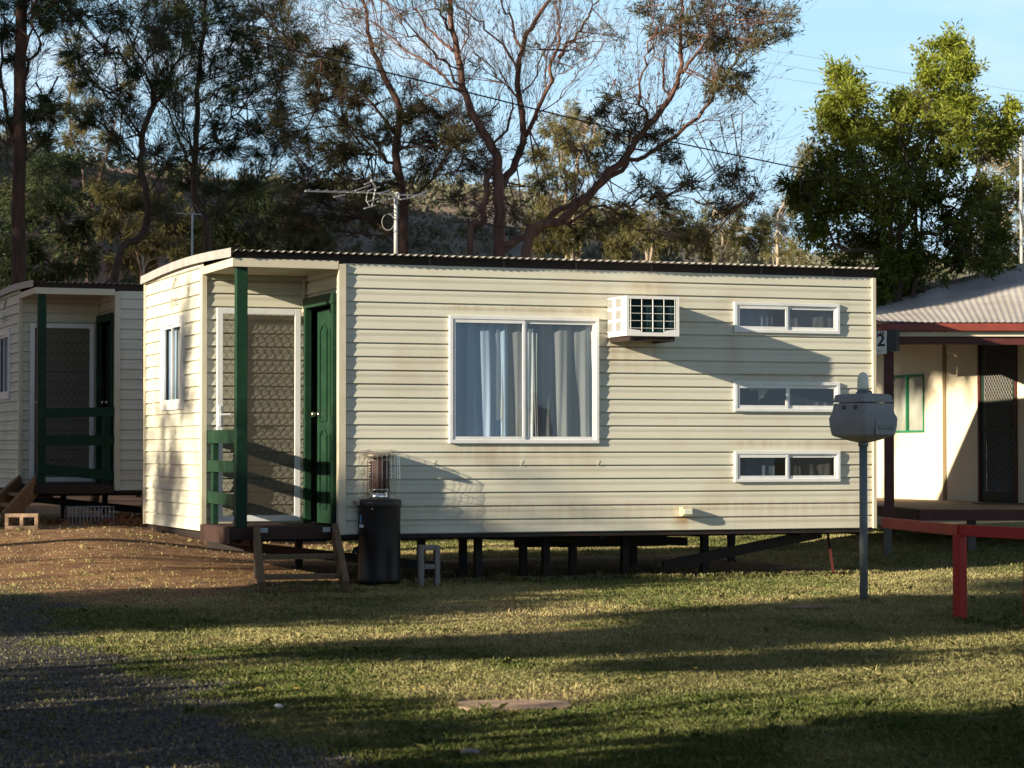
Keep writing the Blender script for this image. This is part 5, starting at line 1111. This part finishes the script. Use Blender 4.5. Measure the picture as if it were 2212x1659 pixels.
# ------------------------------------------------------------------ light, sky, camera
SUN_EL = radians(15.7)
sun = bpy.data.lights.new('sun', 'SUN'); sun.energy = 5.0; sun.angle = radians(.5); sun.color = (1, .87, .67)
so = bpy.data.objects.new('sun', sun); COL.objects.link(so)
dv = Vector((SD[0] * cos(SUN_EL), SD[1] * cos(SUN_EL), -sin(SUN_EL))); so.rotation_euler = dv.to_track_quat('-Z', 'Y').to_euler()
wd = bpy.data.worlds.new('World'); SC.world = wd; wd.use_nodes = True
nt = wd.node_tree; N = nt.nodes; K = nt.links; bg = N['Background']
sk = N.new('ShaderNodeTexSky'); sk.sky_type = 'NISHITA'; sk.sun_disc = False; sk.sun_elevation = SUN_EL; sk.sun_rotation = atan2(-SD[0], -SD[1]) % (2 * pi)
sk.air_density = .48; sk.dust_density = .3; sk.ozone_density = 1.6; sk.altitude = 600
tcw = N.new('ShaderNodeTexCoord'); mpw = N.new('ShaderNodeMapping'); mpw.inputs['Scale'].default_value = (2.2, 2.2, 9); K.new(tcw.outputs['Generated'], mpw.inputs[0])
nw = N.new('ShaderNodeTexNoise'); nw.inputs['Scale'].default_value = 3.2; nw.inputs['Detail'].default_value = 5; K.new(mpw.outputs[0], nw.inputs['Vector'])
rw = N.new('ShaderNodeMapRange'); rw.inputs[1].default_value = .48; rw.inputs[2].default_value = .78; rw.inputs[4].default_value = .6; K.new(nw.outputs[0], rw.inputs[0])
mw_ = N.new('ShaderNodeMix'); mw_.data_type = 'RGBA'; K.new(rw.outputs[0], mw_.inputs[0]); K.new(sk.outputs[0], mw_.inputs[6]); mw_.inputs[7].default_value = (10.5, 10.4, 11.2, 1)
# thin bright veil low over the horizon, fading out overhead
sx3 = N.new('ShaderNodeSeparateXYZ'); K.new(tcw.outputs['Generated'], sx3.inputs[0])
rv = N.new('ShaderNodeMapRange'); rv.inputs[1].default_value = .30; rv.inputs[2].default_value = .19; rv.inputs[3].default_value = 0; rv.inputs[4].default_value = .96; rv.interpolation_type = 'SMOOTHSTEP'; K.new(sx3.outputs[2], rv.inputs[0])
cv = N.new('ShaderNodeMix'); cv.data_type = 'RGBA'; rc = N.new('ShaderNodeMapRange'); rc.inputs[1].default_value = .02; rc.inputs[2].default_value = .20; K.new(sx3.outputs[2], rc.inputs[0]); K.new(rc.outputs[0], cv.inputs[0])
cv.inputs[6].default_value = (7.2, 9.6, 11.0, 1); cv.inputs[7].default_value = (4.9, 8.3, 11.0, 1)
mv = N.new('ShaderNodeMix'); mv.data_type = 'RGBA'; K.new(rv.outputs[0], mv.inputs[0]); K.new(sk.outputs[0], mv.inputs[6]); K.new(cv.outputs[2], mv.inputs[7]); K.new(mv.outputs[2], mw_.inputs[6])
K.new(mw_.outputs[2], bg.inputs[0]); bg.inputs[1].default_value = .05
cam = bpy.data.cameras.new('camera'); co = bpy.data.objects.new('camera', cam); COL.objects.link(co); SC.camera = co
cam.sensor_width = 36; cam.lens = 36 * F / 2212; cam.clip_end = 3000; cam.clip_start = .1
co.location = (0, 0, H); co.rotation_euler = (pi / 2 + AL, 0, 0)
cam.dof.use_dof = True; cam.dof.focus_distance = 22.8; cam.dof.aperture_fstop = 6.3
SC.view_settings.view_transform = 'Standard'; SC.view_settings.look = 'None'; SC.view_settings.exposure = 1.05; SC.view_settings.gamma = 1
SC.cycles.max_bounces = 6; SC.cycles.transparent_max_bounces = 12
